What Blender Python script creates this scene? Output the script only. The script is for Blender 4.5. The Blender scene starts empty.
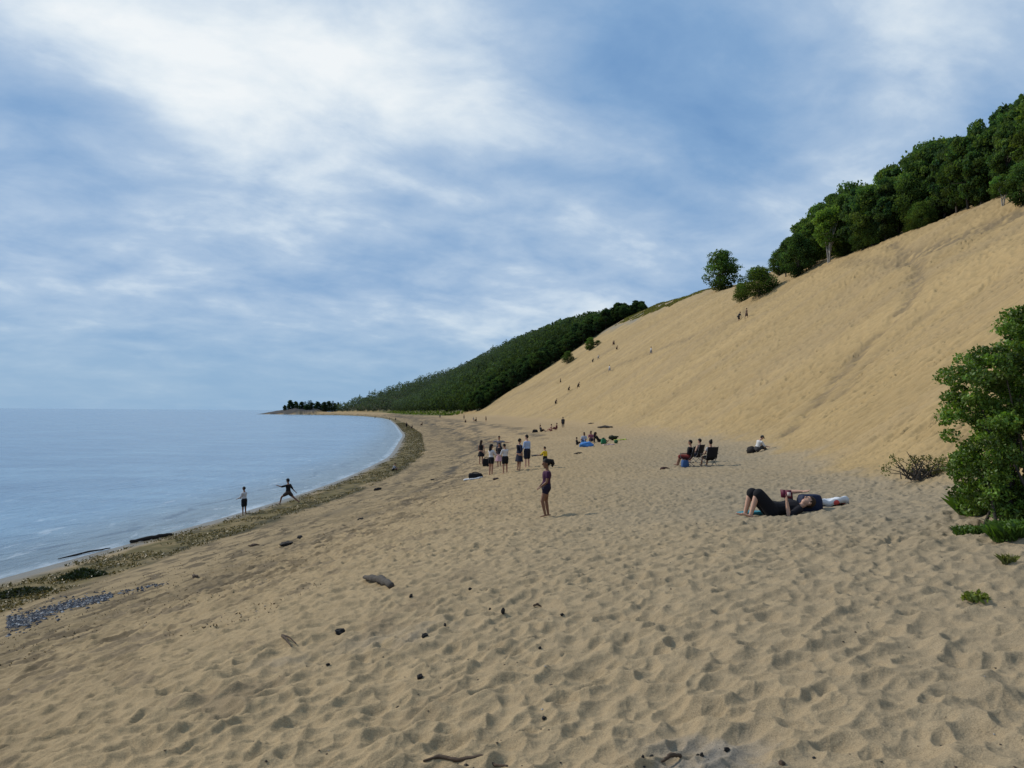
import bpy, bmesh, math, random
import numpy as np
from mathutils import Vector, Matrix

R = math.radians
rnd = random.Random(11)
rng = np.random.default_rng(11)

# ------------------------------------------------------------------ camera constants
W_, H_ = 1024, 768
FPX = 780.0
CAMZ = 5.6
PITCH = math.atan(27.8 / FPX)
ROLL = R(0.43)
fw = np.array([0, math.cos(PITCH), math.sin(PITCH)])
r0 = np.array([1.0, 0, 0]); u0 = np.array([0, -math.sin(PITCH), math.cos(PITCH)])
cr = math.cos(ROLL) * r0 + math.sin(ROLL) * u0
cu = -math.sin(ROLL) * r0 + math.cos(ROLL) * u0
CAM = np.array([0, 0, CAMZ])

def project(p):
    d = np.asarray(p, float) - CAM
    z = d @ fw
    return 512 + FPX * (d @ cr) / z, 384 - FPX * (d @ cu) / z, z

# ------------------------------------------------------------------ numpy noise
def hash2(ix, iy, seed):
    v = np.sin(ix * 127.1 + iy * 311.7 + seed * 74.7) * 43758.5453
    return v - np.floor(v)

def vnoise(x, y, seed=0):
    ix = np.floor(x); iy = np.floor(y); fx = x - ix; fy = y - iy
    fx = fx * fx * fx * (fx * (fx * 6 - 15) + 10); fy = fy * fy * fy * (fy * (fy * 6 - 15) + 10)
    a = hash2(ix, iy, seed); b = hash2(ix + 1, iy, seed); c = hash2(ix, iy + 1, seed); d = hash2(ix + 1, iy + 1, seed)
    return (a + (b - a) * fx) * (1 - fy) + (c + (d - c) * fx) * fy

def fbm(x, y, seed=0, oct=4):
    s = 0; a = .5; t = 0
    for k in range(oct):
        s = s + a * vnoise(x, y, seed + k * 3); t += a
        x = x * 2.03 + 17.3; y = y * 2.03 + 9.1; a *= .5
    return s / t

def worley(x, y, seed=0):
    ix = np.floor(x); iy = np.floor(y)
    f1 = np.full(np.shape(x), 9.0); f2 = np.full(np.shape(x), 9.0); hv = np.zeros(np.shape(x))
    for dx in (-1, 0, 1):
        for dy in (-1, 0, 1):
            cx = ix + dx; cy = iy + dy
            px = cx + hash2(cx, cy, seed); py = cy + hash2(cx, cy, seed + 5)
            d = np.hypot(px - x, py - y)
            h = hash2(cx, cy, seed + 9)
            n = d < f1
            f2 = np.where(n, f1, np.minimum(f2, d))
            hv = np.where(n, h, hv)
            f1 = np.where(n, d, f1)
    return f1, f2, hv

def dents(x, y, seed=0, rad=.5, aniso=0.0, lo=.25):
    ix = np.floor(x); iy = np.floor(y); v = np.zeros(np.shape(x))
    for dx in (-1, 0, 1):
        for dy in (-1, 0, 1):
            cx = ix + dx; cy = iy + dy
            ex = x - cx - hash2(cx, cy, seed); ey = y - cy - hash2(cx, cy, seed + 5)
            th = hash2(cx, cy, seed + 13) * 3.1416
            c, s = np.cos(th), np.sin(th)
            a = ex * c + ey * s; b = -ex * s + ey * c
            d2 = (a * (1 - aniso)) ** 2 + (b * (1 + aniso)) ** 2
            hv = lo + (1 - lo) * hash2(cx, cy, seed + 9)
            r = rad * (.7 + .6 * hash2(cx, cy, seed + 17))
            d2 = d2 / (r * r)
            v = np.maximum(v, hv * np.clip(1.0 - d2, 0, 1) ** 1.3)
    return v

def sstep(a, b, x):
    t = np.clip((x - a) / (b - a), 0, 1)
    return t * t * (3 - 2 * t)

# ------------------------------------------------------------------ the lie of the land
YG = np.arange(-400, 3400, 2.0)
def table(pts, smooth=8):
    ys = [p[0] for p in pts]; vs = [p[1] for p in pts]
    t = np.interp(YG, ys, vs)
    k = np.exp(-0.5 * (np.arange(-24, 25) / smooth) ** 2); k /= k.sum()
    return np.convolve(np.pad(t, 24, mode='edge'), k, mode='valid')
SHORE = table([(-400, -52), (-50, -22), (0, -18.2), (25, -16.8), (42, -14.6), (52, -14.0), (66, -13.7), (95, -14.8), (180, -25), (310, -46), (480, -75),
               (615, -103), (800, -152), (930, -205), (985, -262), (1012, -334), (1040, -338), (1090, -240), (1300, -150), (3400, 600)], 3)
FOOT = table([(-400, 40), (-60, 16), (0, 9.8), (10, 8.4), (17, 9.0), (30, 12.2), (48, 15.6), (81, 15.2), (144, 9.5), (230, 0), (320, -13), (420, -31),
              (600, -72), (900, -140), (1000, -222), (1040, -240), (1090, -200), (1300, -100), (3400, 680)], 3)
UC = table([(-400, 36), (0, 38), (60, 41), (90, 47), (110, 50), (125, 49), (150, 51), (180, 55), (270, 67), (330, 75), (365, 64), (420, 70), (500, 84), (600, 102), (700, 116), (800, 122), (900, 126), (1000, 134),
            (1100, 100), (1300, 90), (3400, 90)], 6)
SLOPE = table([(-400, .64), (300, .66), (420, .66), (560, .62), (700, .59), (900, .58), (1000, .41), (1100, .2), (1300, .2), (3400, .2)], 8)
def tab(T, y): return np.interp(y, YG, T)
DSH = np.gradient(SHORE, YG); DFT = np.gradient(FOOT, YG)

def s_of(x, y): return (x - tab(SHORE, y)) / np.sqrt(1 + tab(DSH, y) ** 2)
def u_of(x, y): return (x - tab(FOOT, y)) / np.sqrt(1 + np.minimum(tab(DFT, y) ** 2, .6))
PS = [-400, -60, -20, 0, 4.5, 10, 15, 20, 25, 30, 60, 400]
PZ = [-9, -4, -1.3, 0, .42, 1.4, 2.35, 2.9, 3.28, 3.5, 3.65, 3.8]

def macro(x, y):
    s = s_of(x, y); u = u_of(x, y)
    zb = np.interp(s, PS, PZ)
    zb = zb + 1.2 * np.exp(-((x - 4.5) ** 2 + (y - 4) ** 2) / (2 * 10 ** 2))
    zb = zb + (fbm(x / 9, y / 13, 40, 3) - .5) * .35 * sstep(6, 14, s)
    sl = tab(SLOPE, y); uc = tab(UC, y) + (fbm(x / 40, y / 25, 44, 2) - .5) * 5
    w = .7 + np.clip(y, 0, 300) * .004
    up = w * np.logaddexp(0, u / w)
    face = sl * up
    top = sl * uc + .10 * (up - uc)
    k = 2.5
    hgt = -k * np.logaddexp(-face / k, -top / k)
    hgt = hgt + (fbm(x / 16, y / 22, 47, 3) - .5) * 2.0 * sstep(6, 25, u)
    return zb + hgt

def ray(px, py):
    d = fw + ((px - 512) / FPX) * cr + ((384 - py) / FPX) * cu
    return d / np.linalg.norm(d)

def gp(px, py, tmax=1500):
    d = ray(px, py)
    t = np.concatenate([np.arange(2, 60, .05), np.geomspace(60, tmax, 4000)])
    P = CAM[:, None] + d[:, None] * t[None]
    below = np.nonzero(P[2] < macro(P[0], P[1]))[0]
    if len(below) == 0:
        return None
    i = below[0]; a, b = t[max(i - 1, 0)], t[i]
    for _ in range(30):
        m = .5 * (a + b); q = CAM + d * m
        if q[2] < macro(q[0], q[1]): b = m
        else: a = m
    q = CAM + d * b
    return np.array([q[0], q[1]])

# ------------------------------------------------------------------ scene, camera, light
scene = bpy.context.scene
COL = scene.collection
scene.render.engine = 'CYCLES'
scene.view_settings.view_transform = 'Standard'
scene.view_settings.look = 'None'
scene.view_settings.exposure = 0
cam_d = bpy.data.cameras.new('camera'); cam = bpy.data.objects.new('camera', cam_d); COL.objects.link(cam)
cam_d.sensor_fit = 'HORIZONTAL'; cam_d.sensor_width = 36; cam_d.lens = 36 * FPX / W_
cam_d.clip_start = .1; cam_d.clip_end = 60000
Mx = Matrix.Identity(4)
for i in range(3):
    Mx[i][0] = cr[i]; Mx[i][1] = cu[i]; Mx[i][2] = -fw[i]; Mx[i][3] = CAM[i]
cam.matrix_world = Mx
scene.camera = cam

SUN_AZ = R(-62)      # from +Y (the view direction) towards -X
SUN_EL = R(36)
sd = Vector((math.sin(SUN_AZ) * math.cos(SUN_EL), math.cos(SUN_AZ) * math.cos(SUN_EL), math.sin(SUN_EL)))
sl = bpy.data.lights.new('sun', 'SUN'); sl.energy = SUN_E = 3.05; sl.angle = R(4.5); sl.color = (1.0, .93, .82)
so = bpy.data.objects.new('sun', sl); COL.objects.link(so)
so.rotation_euler = (-sd).to_track_quat('-Z', 'Y').to_euler(); so.location = (0, 0, 80)

# ------------------------------------------------------------------ node helper
class NT:
    def __init__(s, nt): s.nt = nt; nt.nodes.clear()
    def n(s, t, **kw):
        o = s.nt.nodes.new(t)
        for k, v in kw.items(): setattr(o, k, v)
        return o
    def l(s, a, b): s.nt.links.new(a, b)
    def put(s, sock, v):
        if hasattr(v, 'is_output'): s.l(v, sock)
        else: sock.default_value = v
    def m(s, op, a, b=0.0, c=None, clamp=False):
        o = s.n('ShaderNodeMath', operation=op); o.use_clamp = clamp
        s.put(o.inputs[0], a); s.put(o.inputs[1], b)
        if c is not None: s.put(o.inputs[2], c)
        return o.outputs[0]
    def vm(s, op, a, b=None, out=0):
        o = s.n('ShaderNodeVectorMath', operation=op); s.put(o.inputs[0], a)
        if b is not None: s.put(o.inputs[1], b)
        return o.outputs[out]
    def comb(s, x, y, z):
        o = s.n('ShaderNodeCombineXYZ'); s.put(o.inputs[0], x); s.put(o.inputs[1], y); s.put(o.inputs[2], z); return o.outputs[0]
    def noise(s, vec, scale, detail=4, rough=.5, dist=0, out='Fac'):
        o = s.n('ShaderNodeTexNoise'); s.put(o.inputs['Vector'], vec); s.put(o.inputs['Scale'], scale); o.inputs['Detail'].default_value = detail
        o.inputs['Roughness'].default_value = rough; o.inputs['Distortion'].default_value = dist
        return o.outputs[out]
    def ss(s, v, a, b):
        o = s.n('ShaderNodeMapRange', interpolation_type='SMOOTHSTEP'); s.put(o.inputs[0], v); o.inputs[1].default_value = a; o.inputs[2].default_value = b
        return o.outputs[0]
    def mix(s, f, a, b, blend='MIX'):
        o = s.n('ShaderNodeMix', data_type='RGBA', blend_type=blend); s.put(o.inputs[0], f)
        s.put(o.inputs[6], a if hasattr(a, 'is_output') else (*a, 1)); s.put(o.inputs[7], b if hasattr(b, 'is_output') else (*b, 1))
        return o.outputs[2]
    def ramp(s, f, stops):
        o = s.n('ShaderNodeValToRGB'); s.put(o.inputs[0], f); e = o.color_ramp.elements
        while len(e) < len(stops): e.new(.5)
        for q, (p, c) in zip(e, stops): q.position = p; q.color = (*c, 1)
        return o.outputs[0]

# ------------------------------------------------------------------ sky: Nishita under layers of procedural cloud, by direction
world = bpy.data.worlds.new('World'); scene.world = world; world.use_nodes = True
w = NT(world.node_tree)
sky = w.n('ShaderNodeTexSky', sky_type='NISHITA'); sky.sun_disc = False
sky.sun_elevation = SUN_EL; sky.sun_rotation = SUN_AZ; sky.air_density = 1; sky.dust_density = 1.0; sky.ozone_density = 1.5
tc = w.n('ShaderNodeTexCoord'); D = tc.outputs['Generated']
sx = w.n('ShaderNodeSeparateXYZ'); w.l(D, sx.inputs[0])
X, Y, Z = sx.outputs
zc = w.m('MAXIMUM', Z, 0.0)
den = w.m('ADD', zc, .27)
P = w.comb(w.m('DIVIDE', X, den), w.m('DIVIDE', Y, den), 0.0)
rot = w.n('ShaderNodeVectorRotate', rotation_type='Z_AXIS'); w.l(P, rot.inputs['Vector']); rot.inputs['Angle'].default_value = R(-28)
PR = w.vm('MULTIPLY', rot.outputs[0], (1.0, 1.25, 1.0))
big = w.noise(PR, 1.15, 5, .5, .3)
mid = w.noise(w.vm('ADD', PR, (7.3, 2.1, 0)), 3.8, 7, .56, .25)
fine = w.noise(w.vm('ADD', P, (3.3, 5.1, 0)), 10.0, 6, .58, .2)
az = w.m('ARCTAN2', X, Y); el = w.m('ARCSINE', Z)
def blob(px, py, sx_, sy_, amp, tilt=0.0):
    a0 = math.atan((px - 512) / FPX); e0 = math.atan((412 - py) / FPX * math.cos(a0))
    da = w.m('SUBTRACT', az, a0); de = w.m('SUBTRACT', el, e0); c, s_ = math.cos(tilt), math.sin(tilt)
    a = w.m('ADD', w.m('MULTIPLY', da, c / sx_), w.m('MULTIPLY', de, s_ / sx_))
    b = w.m('ADD', w.m('MULTIPLY', da, -s_ / sy_), w.m('MULTIPLY', de, c / sy_))
    q = w.m('ADD', w.m('MULTIPLY', a, a), w.m('MULTIPLY', b, b))
    return w.m('MULTIPLY', w.m('EXPONENT', w.m('MULTIPLY', q, -1.0)), amp)
t = w.m('ADD', w.m('MULTIPLY', big, .75), w.m('MULTIPLY', mid, .72))
t = w.m('ADD', t, w.m('MULTIPLY', fine, .17))
t = w.m('SUBTRACT', t, .375)
for b in ((300, 60, .26, .13, .42, -.15), (210, 130, .13, .035, .12, -.45), (560, 120, .30, .045, .12, -.25), (830, 175, .10, .07, .17, .5), (930, 30, .22, .09, .27, 0), (300, 325, .22, .022, .12, -.08),
          (560, 320, .18, .03, .12, 0), (90, 20, .16, .05, .2, -.3),
          (730, 115, .13, .075, -.30, -.2), (650, 185, .10, .045, -.12, -.1), (40, 125, .14, .06, -.07, 0), (480, 165, .10, .035, -.12, -.2), (620, 60, .07, .06, -.12, 0), (150, 255, .35, .045, .03, 0), (420, 275, .3, .02, -.02, -.05),
          (950, 110, .10, .10, -.12, 0)):
    t = w.m('ADD', t, blob(*b))
t = w.m('ADD', w.m('MULTIPLY', w.m('SUBTRACT', t, .5), 1.22), .50)
cloud = w.ramp(t, [(0.0, (.175, .33, .58)), (.20, (.225, .385, .625)), (.38, (.31, .46, .675)), (.55, (.42, .555, .735)), (.70, (.60, .71, .83)), (.88, (.80, .87, .92)), (1.0, (.90, .94, .96))])
haze = w.ss(el, .16, 0.0)
cloud = w.mix(w.m('MULTIPLY', haze, .75), cloud, (.27, .45, .65))
cloud10 = w.vm('SCALE', cloud); w.nt.nodes[-1].inputs['Scale'].default_value = 10.0
skymix = w.mix(.95, sky.outputs[0], cloud10)
below = w.mix(w.ss(Z, 0.0, -.03), skymix, (2.6, 4.0, 6.0))
bg = w.n('ShaderNodeBackground'); w.l(below, bg.inputs[0]); bg.inputs[1].default_value = 0.1
ow = w.n('ShaderNodeOutputWorld'); w.l(bg.outputs[0], ow.inputs[0])

# ------------------------------------------------------------------ materials
MATS = {}
def mat(name):
    m = bpy.data.materials.new(name); m.use_nodes = True
    t = NT(m.node_tree); o = t.n('ShaderNodeOutputMaterial'); b = t.n('ShaderNodeBsdfPrincipled'); t.l(b.outputs[0], o.inputs[0])
    b.inputs['Specular IOR Level'].default_value = .25
    return m, t, b, o

def fabric(c, rough=.9, var=.25, sc=25):
    key = ('f', c, rough, var, sc)
    if key in MATS: return MATS[key]
    m, t, b, o = mat('fabric'); tcx = t.n('ShaderNodeTexCoord').outputs['Object']
    n = t.noise(tcx, sc, 3)
    n2 = t.noise(tcx, 6, 2)
    f = t.m('ADD', t.m('MULTIPLY', n, var), t.m('MULTIPLY', n2, var))
    t.l(t.mix(f, c, tuple(x * .45 for x in c)), b.inputs['Base Color']); b.inputs['Roughness'].default_value = rough
    bp = t.n('ShaderNodeBump'); bp.inputs['Strength'].default_value = .4; bp.inputs['Distance'].default_value = .02; t.l(n2, bp.inputs['Height']); t.l(bp.outputs[0], b.inputs['Normal'])
    MATS[key] = m; return m

def skinm(c):
    key = ('s', c)
    if key in MATS: return MATS[key]
    m, t, b, o = mat('skin'); n = t.noise(t.n('ShaderNodeTexCoord').outputs['Object'], 18, 3)
    t.l(t.mix(t.m('MULTIPLY', n, .5), c, tuple(x * y for x, y in zip(c, (.8, .66, .6)))), b.inputs['Base Color']); b.inputs['Roughness'].default_value = .55
    b.inputs['Subsurface Weight'].default_value = 0.0
    MATS[key] = m; return m

def woodm(c, c2, name='wood', sc=9):
    m, t, b, o = mat(name); tcx = t.n('ShaderNodeTexCoord').outputs['Object']
    st = t.vm('MULTIPLY', tcx, (.35, 2.5, 2.5)); n = t.noise(st, sc, 6, .6, .4)
    t.l(t.mix(n, c, c2), b.inputs['Base Color']); b.inputs['Roughness'].default_value = .9
    bp = t.n('ShaderNodeBump'); bp.inputs['Strength'].default_value = .7; bp.inputs['Distance'].default_value = .02; t.l(n, bp.inputs['Height']); t.l(bp.outputs[0], b.inputs['Normal'])
    return m

def leafm(name, trans=.35, rough=.55, spec=.2):
    m = bpy.data.materials.new(name); m.use_nodes = True; t = NT(m.node_tree)
    o = t.n('ShaderNodeOutputMaterial'); b = t.n('ShaderNodeBsdfPrincipled'); tr = t.n('ShaderNodeBsdfTranslucent'); mx = t.n('ShaderNodeMixShader')
    at = t.n('ShaderNodeAttribute', attribute_name='Col')
    oi = t.n('ShaderNodeObjectInfo')
    n = t.noise(t.n('ShaderNodeNewGeometry').outputs['Position'], .35, 2)
    k = t.m('ADD', t.m('MULTIPLY', oi.outputs['Random'], .65), t.m('MULTIPLY', n, .35))
    c = t.mix(k, at.outputs['Color'], t.mix(1.0, at.outputs['Color'], (2.1, 1.85, 1.2), 'MULTIPLY'))
    t.l(c, b.inputs['Base Color']); b.inputs['Roughness'].default_value = rough; b.inputs['Specular IOR Level'].default_value = spec
    t.l(t.mix(1.0, c, (1.5, 1.6, .6), 'MULTIPLY'), tr.inputs['Color'])
    mx.inputs[0].default_value = trans; t.l(b.outputs[0], mx.inputs[1]); t.l(tr.outputs[0], mx.inputs[2]); t.l(mx.outputs[0], o.inputs[0])
    return m

def attrm(name, rough=.95):
    m, t, b, o = mat(name); at = t.n('ShaderNodeAttribute', attribute_name='Col')
    t.l(at.outputs['Color'], b.inputs['Base Color']); b.inputs['Roughness'].default_value = rough
    return m

# sand: colour comes from the vertex albedo, grain from noise
def sandm(name):
    m, t, b, o = mat(name)
    at = t.n('ShaderNodeAttribute', attribute_name='Col')
    pos = t.n('ShaderNodeNewGeometry').outputs['Position']
    g1 = t.noise(pos, 130, 3, .7); g2 = t.noise(pos, 28, 3, .6); g3 = t.noise(pos, 3.1, 4, .6)
    cd = t.n('ShaderNodeCameraData')  # grain fades with distance so that it does not alias
    f = t.ss(cd.outputs['View Distance'], 40, 5)
    v = t.m('ADD', t.m('MULTIPLY', t.m('SUBTRACT', g1, .5), t.m('MULTIPLY', f, 1.5)), t.m('ADD', t.m('MULTIPLY', t.m('SUBTRACT', g2, .5), .35), t.m('MULTIPLY', t.m('SUBTRACT', g3, .5), .35)))
    v = t.m('ADD', v, 1.0)
    cc = t.vm('SCALE', at.outputs['Color']); t.l(v, t.nt.nodes[-1].inputs['Scale'])
    t.l(cc, b.inputs['Base Color'])
    rg = t.m('SUBTRACT', .95, t.m('MULTIPLY', at.outputs['Alpha'], .6)); t.l(rg, b.inputs['Roughness'])
    b.inputs['Specular IOR Level'].default_value = .12
    bp = t.n('ShaderNodeBump'); bp.inputs['Distance'].default_value = .012; t.l(t.m('MULTIPLY', f, .8), bp.inputs['Strength'])
    hh = t.m('ADD', t.m('MULTIPLY', g2, 1.0), t.m('MULTIPLY', g1, .35)); t.l(hh, bp.inputs['Height']); t.l(bp.outputs[0], b.inputs['Normal'])
    return m

def tagk(o, kind): o['kind'] = kind; return o
def tag(o, label, cat, group=None, kind=None):
    o['label'] = label; o['category'] = cat
    if group: o['group'] = group
    if kind: o['kind'] = kind
    return o

def mesh_np(name, V, F, mats, parent=None, colors=None, smooth=True, link=True):
    """V (n,3); F (m,k) with constant k; colours per vertex (n,3|4)."""
    me = bpy.data.meshes.new(name); V = np.asarray(V, np.float32); F = np.asarray(F, np.int32)
    me.vertices.add(len(V)); me.vertices.foreach_set('co', V.ravel())
    k = F.shape[1]
    me.loops.add(F.size); me.loops.foreach_set('vertex_index', F.ravel())
    me.polygons.add(len(F)); me.polygons.foreach_set('loop_start', np.arange(0, F.size, k, dtype=np.int32))
    me.polygons.foreach_set('use_smooth', np.full(len(F), smooth))
    if colors is not None:
        c = np.ones((len(V), 4), np.float32); c[:, :colors.shape[1]] = colors
        a = me.color_attributes.new('Col', 'FLOAT_COLOR', 'POINT'); a.data.foreach_set('color', c.ravel())
    me.update(calc_edges=True)
    me.materials.append(mats)
    o = bpy.data.objects.new(name, me)
    if link: COL.objects.link(o)
    if parent: o.parent = parent
    return o

# ------------------------------------------------------------------ ground sheet: beach, dune, wooded hillside
def tracks():
    T = []
    for pts, wd, dep, gr in (
        ([(788, 432), (812, 408), (838, 378), (866, 345), (896, 318), (916, 290), (918, 262), (890, 243)], .55, .18, .50),
        ([(835, 400), (868, 362), (900, 335), (945, 300)], .7, .12, .3),
        ([(560, 398), (585, 382), (615, 366), (652, 352), (690, 338)], .9, .22, .35),
        ([(520, 418), (556, 404), (575, 388)], .8, .18, .3),
        ([(545, 385), (590, 362), (614, 348)], .8, .18, .25),
        ([(480, 408), (530, 388), (575, 372)], 1.0, .15, .25),
        ([(655, 385), (690, 368), (722, 352)], .7, .12, .2),
        ([(845, 262), (880, 260), (915, 262)], .7, .10, .3),
        ([(905, 258), (950, 240), (985, 225), (1023, 212)], 1.5, .35, .75),
        ([(700, 345), (740, 318), (752, 300)], .6, .1, .15)):
        q = [gp(*p) for p in pts]
        T.append(([p for p in q if p is not None], wd, dep, gr))
    return T
TR = tracks()
QR = gp(771, 512)

def micro(x, y, with_fade=True):
    s = s_of(x, y); u = u_of(x, y); r = np.hypot(x, y)
    wx = x + (fbm(x * 2.2, y * 2.2, 61, 2) - .5) * .10; wy = y + (fbm(x * 2.2, y * 2.2, 67, 2) - .5) * .10
    cr_, sr_ = math.cos(.5), math.sin(.5)
    ax = wx * cr_ + wy * sr_; ay = -wx * sr_ + wy * cr_
    b1 = dents(ax / .165, ay / .135, 3, .95, .22, .5)
    b2 = dents(wx / .34 + 31, wy / .28 + 7, 8, .9, .2, .4)
    b3 = dents(wx / .10 + 3, wy / .085 + 7, 14, .85, .25)
    n = fbm(x * 5, y * 5, 70, 3) - .5
    n2 = fbm(x * 1.1, y * 1.4, 75, 3) - .5
    foot = -.072 * (b1 - .5) - .062 * (b2 - .5) - .018 * b3 + .026 * n + .05 * n2
    amp = sstep(5.5, 11, s) * (1 - sstep(1.0, 4.0, u))
    amp = amp * (.75 + .5 * fbm(x / 3.5, y / 3.5, 80, 2))
    fade = 1 - sstep(90, 200, r)
    amp = amp * (1 - .85 * np.exp(-(((x - QR[0]) / 1.1) ** 2 + ((y - QR[1]) / .8) ** 2)))
    h = foot * amp * fade + n * .035 * (1 - sstep(3, 8, s)) * sstep(.5, 2, s)
    # the dune face: shallow runnels and steps left by people sliding down the fall line
    dy = y + (fbm(x / 3, y / 2, 90, 2) - .5) * 1.6
    sk = dy + u * .10
    e1 = dents(u / 2.4, sk / .62, 21, .8, .1)
    k1 = dents(u / 1.5 + 11, sk / .26 + 3, 25, .72, .1)
    k2 = dents(u / .55 + 5, sk / .22 + 13, 29, .72, .1)
    dn = -.06 * (e1 - .45) - .26 * (k1 - .45) - .13 * k2 + .10 * (fbm(u / 1.2, y / .6, 95, 4) - .5)
    dn = dn + .05 * (fbm(u / 9, y / 5, 98, 3) - .5)
    da = sstep(.5, 3.0, u) * (.55 + .9 * fbm(x / 7, y / 7, 99, 2)) * (1 - sstep(220, 420, r))
    h = h + dn * da
    return h, foot, dn

def track_field(x, y, z):
    d_all = np.zeros_like(x); g_all = np.zeros_like(x)
    sel = np.nonzero((u_of(x, y) > -3) & (y < 420))[0]
    xs, ys = x[sel], y[sel]
    wob = (fbm(xs / 1.2, ys / 1.2, 120, 3) - .5) * 1.3
    for pts, wd, dep, gr in TR:
        dm = np.full(xs.shape, 1e9)
        for a, b in zip(pts[:-1], pts[1:]):
            ab = b - a; L = float(ab @ ab) + 1e-9
            t_ = np.clip(((xs - a[0]) * ab[0] + (ys - a[1]) * ab[1]) / L, 0, 1)
            dm = np.minimum(dm, np.hypot(xs - a[0] - t_ * ab[0], ys - a[1] - t_ * ab[1]))
        rr = np.hypot(xs, ys); ww = wd * (1 + rr / 220)
        f = np.exp(-((dm + wob * .5) / ww) ** 2)
        d_all[sel] -= dep * f * (.5 + fbm(xs / .8, ys / .8, 130, 2)); g_all[sel] = np.maximum(g_all[sel], gr * f)
    return d_all, g_all

# polar grid, fine inside the view and coarse around it
a_in = np.linspace(-39, 39, 1180)
a_out = np.concatenate([np.arange(-180, -40, 5.0)])
ANG = np.radians(np.concatenate([a_out, a_in, -a_out[::-1]]))
rad = [.5, 1.0, 1.5, 2.0, 2.5, 2.9]
while rad[-1] < 32000:
    r_ = rad[-1]
    if r_ < 6.5: dr = max(.010, r_ * r_ / 1600)
    elif r_ < 60: dr = .0040 * r_
    elif r_ < 470: dr = .0062 * r_
    elif r_ < 1300: dr = .012 * r_
    else: dr = .06 * r_
    rad.append(r_ + dr)
RAD = np.array(rad)
NA, NR = len(ANG), len(RAD)
AA, RR = np.meshgrid(ANG, RAD)                       # (NR, NA)
gx = (RR * np.sin(AA)).ravel(); gy = (RR * np.cos(AA)).ravel()
gz = macro(gx, np.clip(gy, -390, 3300))
gyc = np.clip(gy, -390, 3300)
S = s_of(gx, gyc); U = u_of(gx, gyc)
hm, hfoot, hdn = micro(gx, gyc)
tz, tg = track_field(gx, gyc, gz)
gz = gz + hm + tz
# ---- albedo
def L3(a, b, f): return a + (np.asarray(b) - a) * f[:, None]
n_ = len(gx)
col = np.tile(np.array([.305, .224, .124]), (n_, 1))
big_n = fbm(gx / 6, gyc / 9, 140, 4)
col *= (.86 + .28 * big_n)[:, None]
dist = np.hypot(gx, gyc)
col = L3(col, (.345, .243, .128), sstep(25, 120, dist) * .7)
# greyer, dirtier sand at the right, along the foot of the dune
gr = np.exp(-((U + 3) / 5.5) ** 2) * (1 - sstep(40, 90, gyc)) * (.35 + .9 * fbm(gx / 3, gyc / 4, 150, 3))
gr2 = sstep(-6, 5, gx) * (1 - sstep(9, 34, gyc)) * (1 - sstep(-1.5, 1.5, U))
col = L3(col, (.278, .214, .132), gr2 * .6)
col *= (1 + .04 * (1 - sstep(10, 40, dist)))[:, None]
col = L3(col, (.24, .20, .140), np.clip(gr, 0, 1) * .75)
# dune
df = sstep(-.6, .9, U + (fbm(gx / 1.5, gyc / 2.5, 155, 3) - .5) * 2.4)
dcol = np.tile(np.array([.335, .238, .114]), (n_, 1)) * (.84 + .32 * fbm(gx / 11, gyc / 7, 160, 4))[:, None]
dcol = L3(dcol, (.30, .218, .115), sstep(.5, .75, fbm(U / 14, gyc / 5, 165, 3)) * .6)
dcol *= (1 + np.clip(hdn, -.2, .2) * .7)[:, None]
dcol = L3(dcol, (.165, .125, .075), np.clip(tg * 1.5 * sstep(.25, .6, fbm(U / 1.2, gyc / .7, 166, 3)), 0, .8))
crest = sstep(.80, 1.0, U / tab(UC, gyc))
dcol = L3(dcol, (.32, .25, .15), crest * .25)
col = L3(col, (0, 0, 0), df) + dcol * df[:, None]
# grey stony patch on the far crest of the dune
st = sstep(255, 290, gyc) * (1 - sstep(345, 360, gyc)) * sstep(50, 60, U) * sstep(.35, .6, fbm(gx / 4, gyc / 6, 170, 3))
col = L3(col, (.20, .19, .16), st * .8)
# ash patches in the foreground sand
for px, py, rr_, k_ in ((700, 752, .28, .6), (735, 765, .25, .4), (372, 640, .35, .18), (590 * 0 + 425, 632, .3, .25), (288, 660, .3, .2)):
    q = gp(px, py); d_ = np.hypot(gx - q[0], gyc - q[1])
    col = L3(col, (.19, .185, .175), np.exp(-(d_ / rr_) ** 2) * k_ * sstep(.25, .6, fbm(gx * 6, gyc * 6, 175, 3)))
# ---- the strand: wet edge, weed belt, wrack lines
j1 = (fbm(S * 0 + gx * .35, gyc * .25, 180, 4) - .5)
j2 = (fbm(gx * 1.3, gyc * .8, 183, 4) - .5)
sg = S + j1 * 1.6 + j2 * .9
wet = (1 - sstep(.4, 1.5, S + j2 * .6)) * sstep(-3, -.1, S)
far_ = sstep(60, 160, dist)
zone = sstep(3.2, 5.0, sg) * (1 - sstep(8.5, 11.5, sg))
col = L3(col, (.235, .176, .096), zone * .6)
vz = .6 * fbm(S * 2.6 + gx * .2, gyc * 1.3, 190, 4) + .4 * fbm(gx * .5, gyc * .35, 191, 3)
sp = sstep(.46, .58, vz + .05 * j2) * sstep(3, 5, sg) * (1 - sstep(11, 15, sg))
col = L3(col, (.13, .098, .055), sp * .5)
sp2 = sstep(.63, .70, fbm(gx * 1.9, gyc * 1.1, 193, 4)) * sstep(8, 10, sg) * (1 - sstep(13, 20, S))
col = L3(col, (.13, .10, .065), sp2 * .6)
sp3 = sstep(.56, .64, .75 * fbm(gx * 3.3, gyc * 1.3, 194, 3) + .25 * fbm(gx * .5, gyc * .3, 195, 3)) * sstep(3.5, 5, sg) * (1 - sstep(11, 16, sg))
col = L3(col, (.085, .064, .038), sp3 * .8)
belt = sstep(.5, 1.1, sg) * (1 - sstep(3.5, 4.4, sg))
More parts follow.
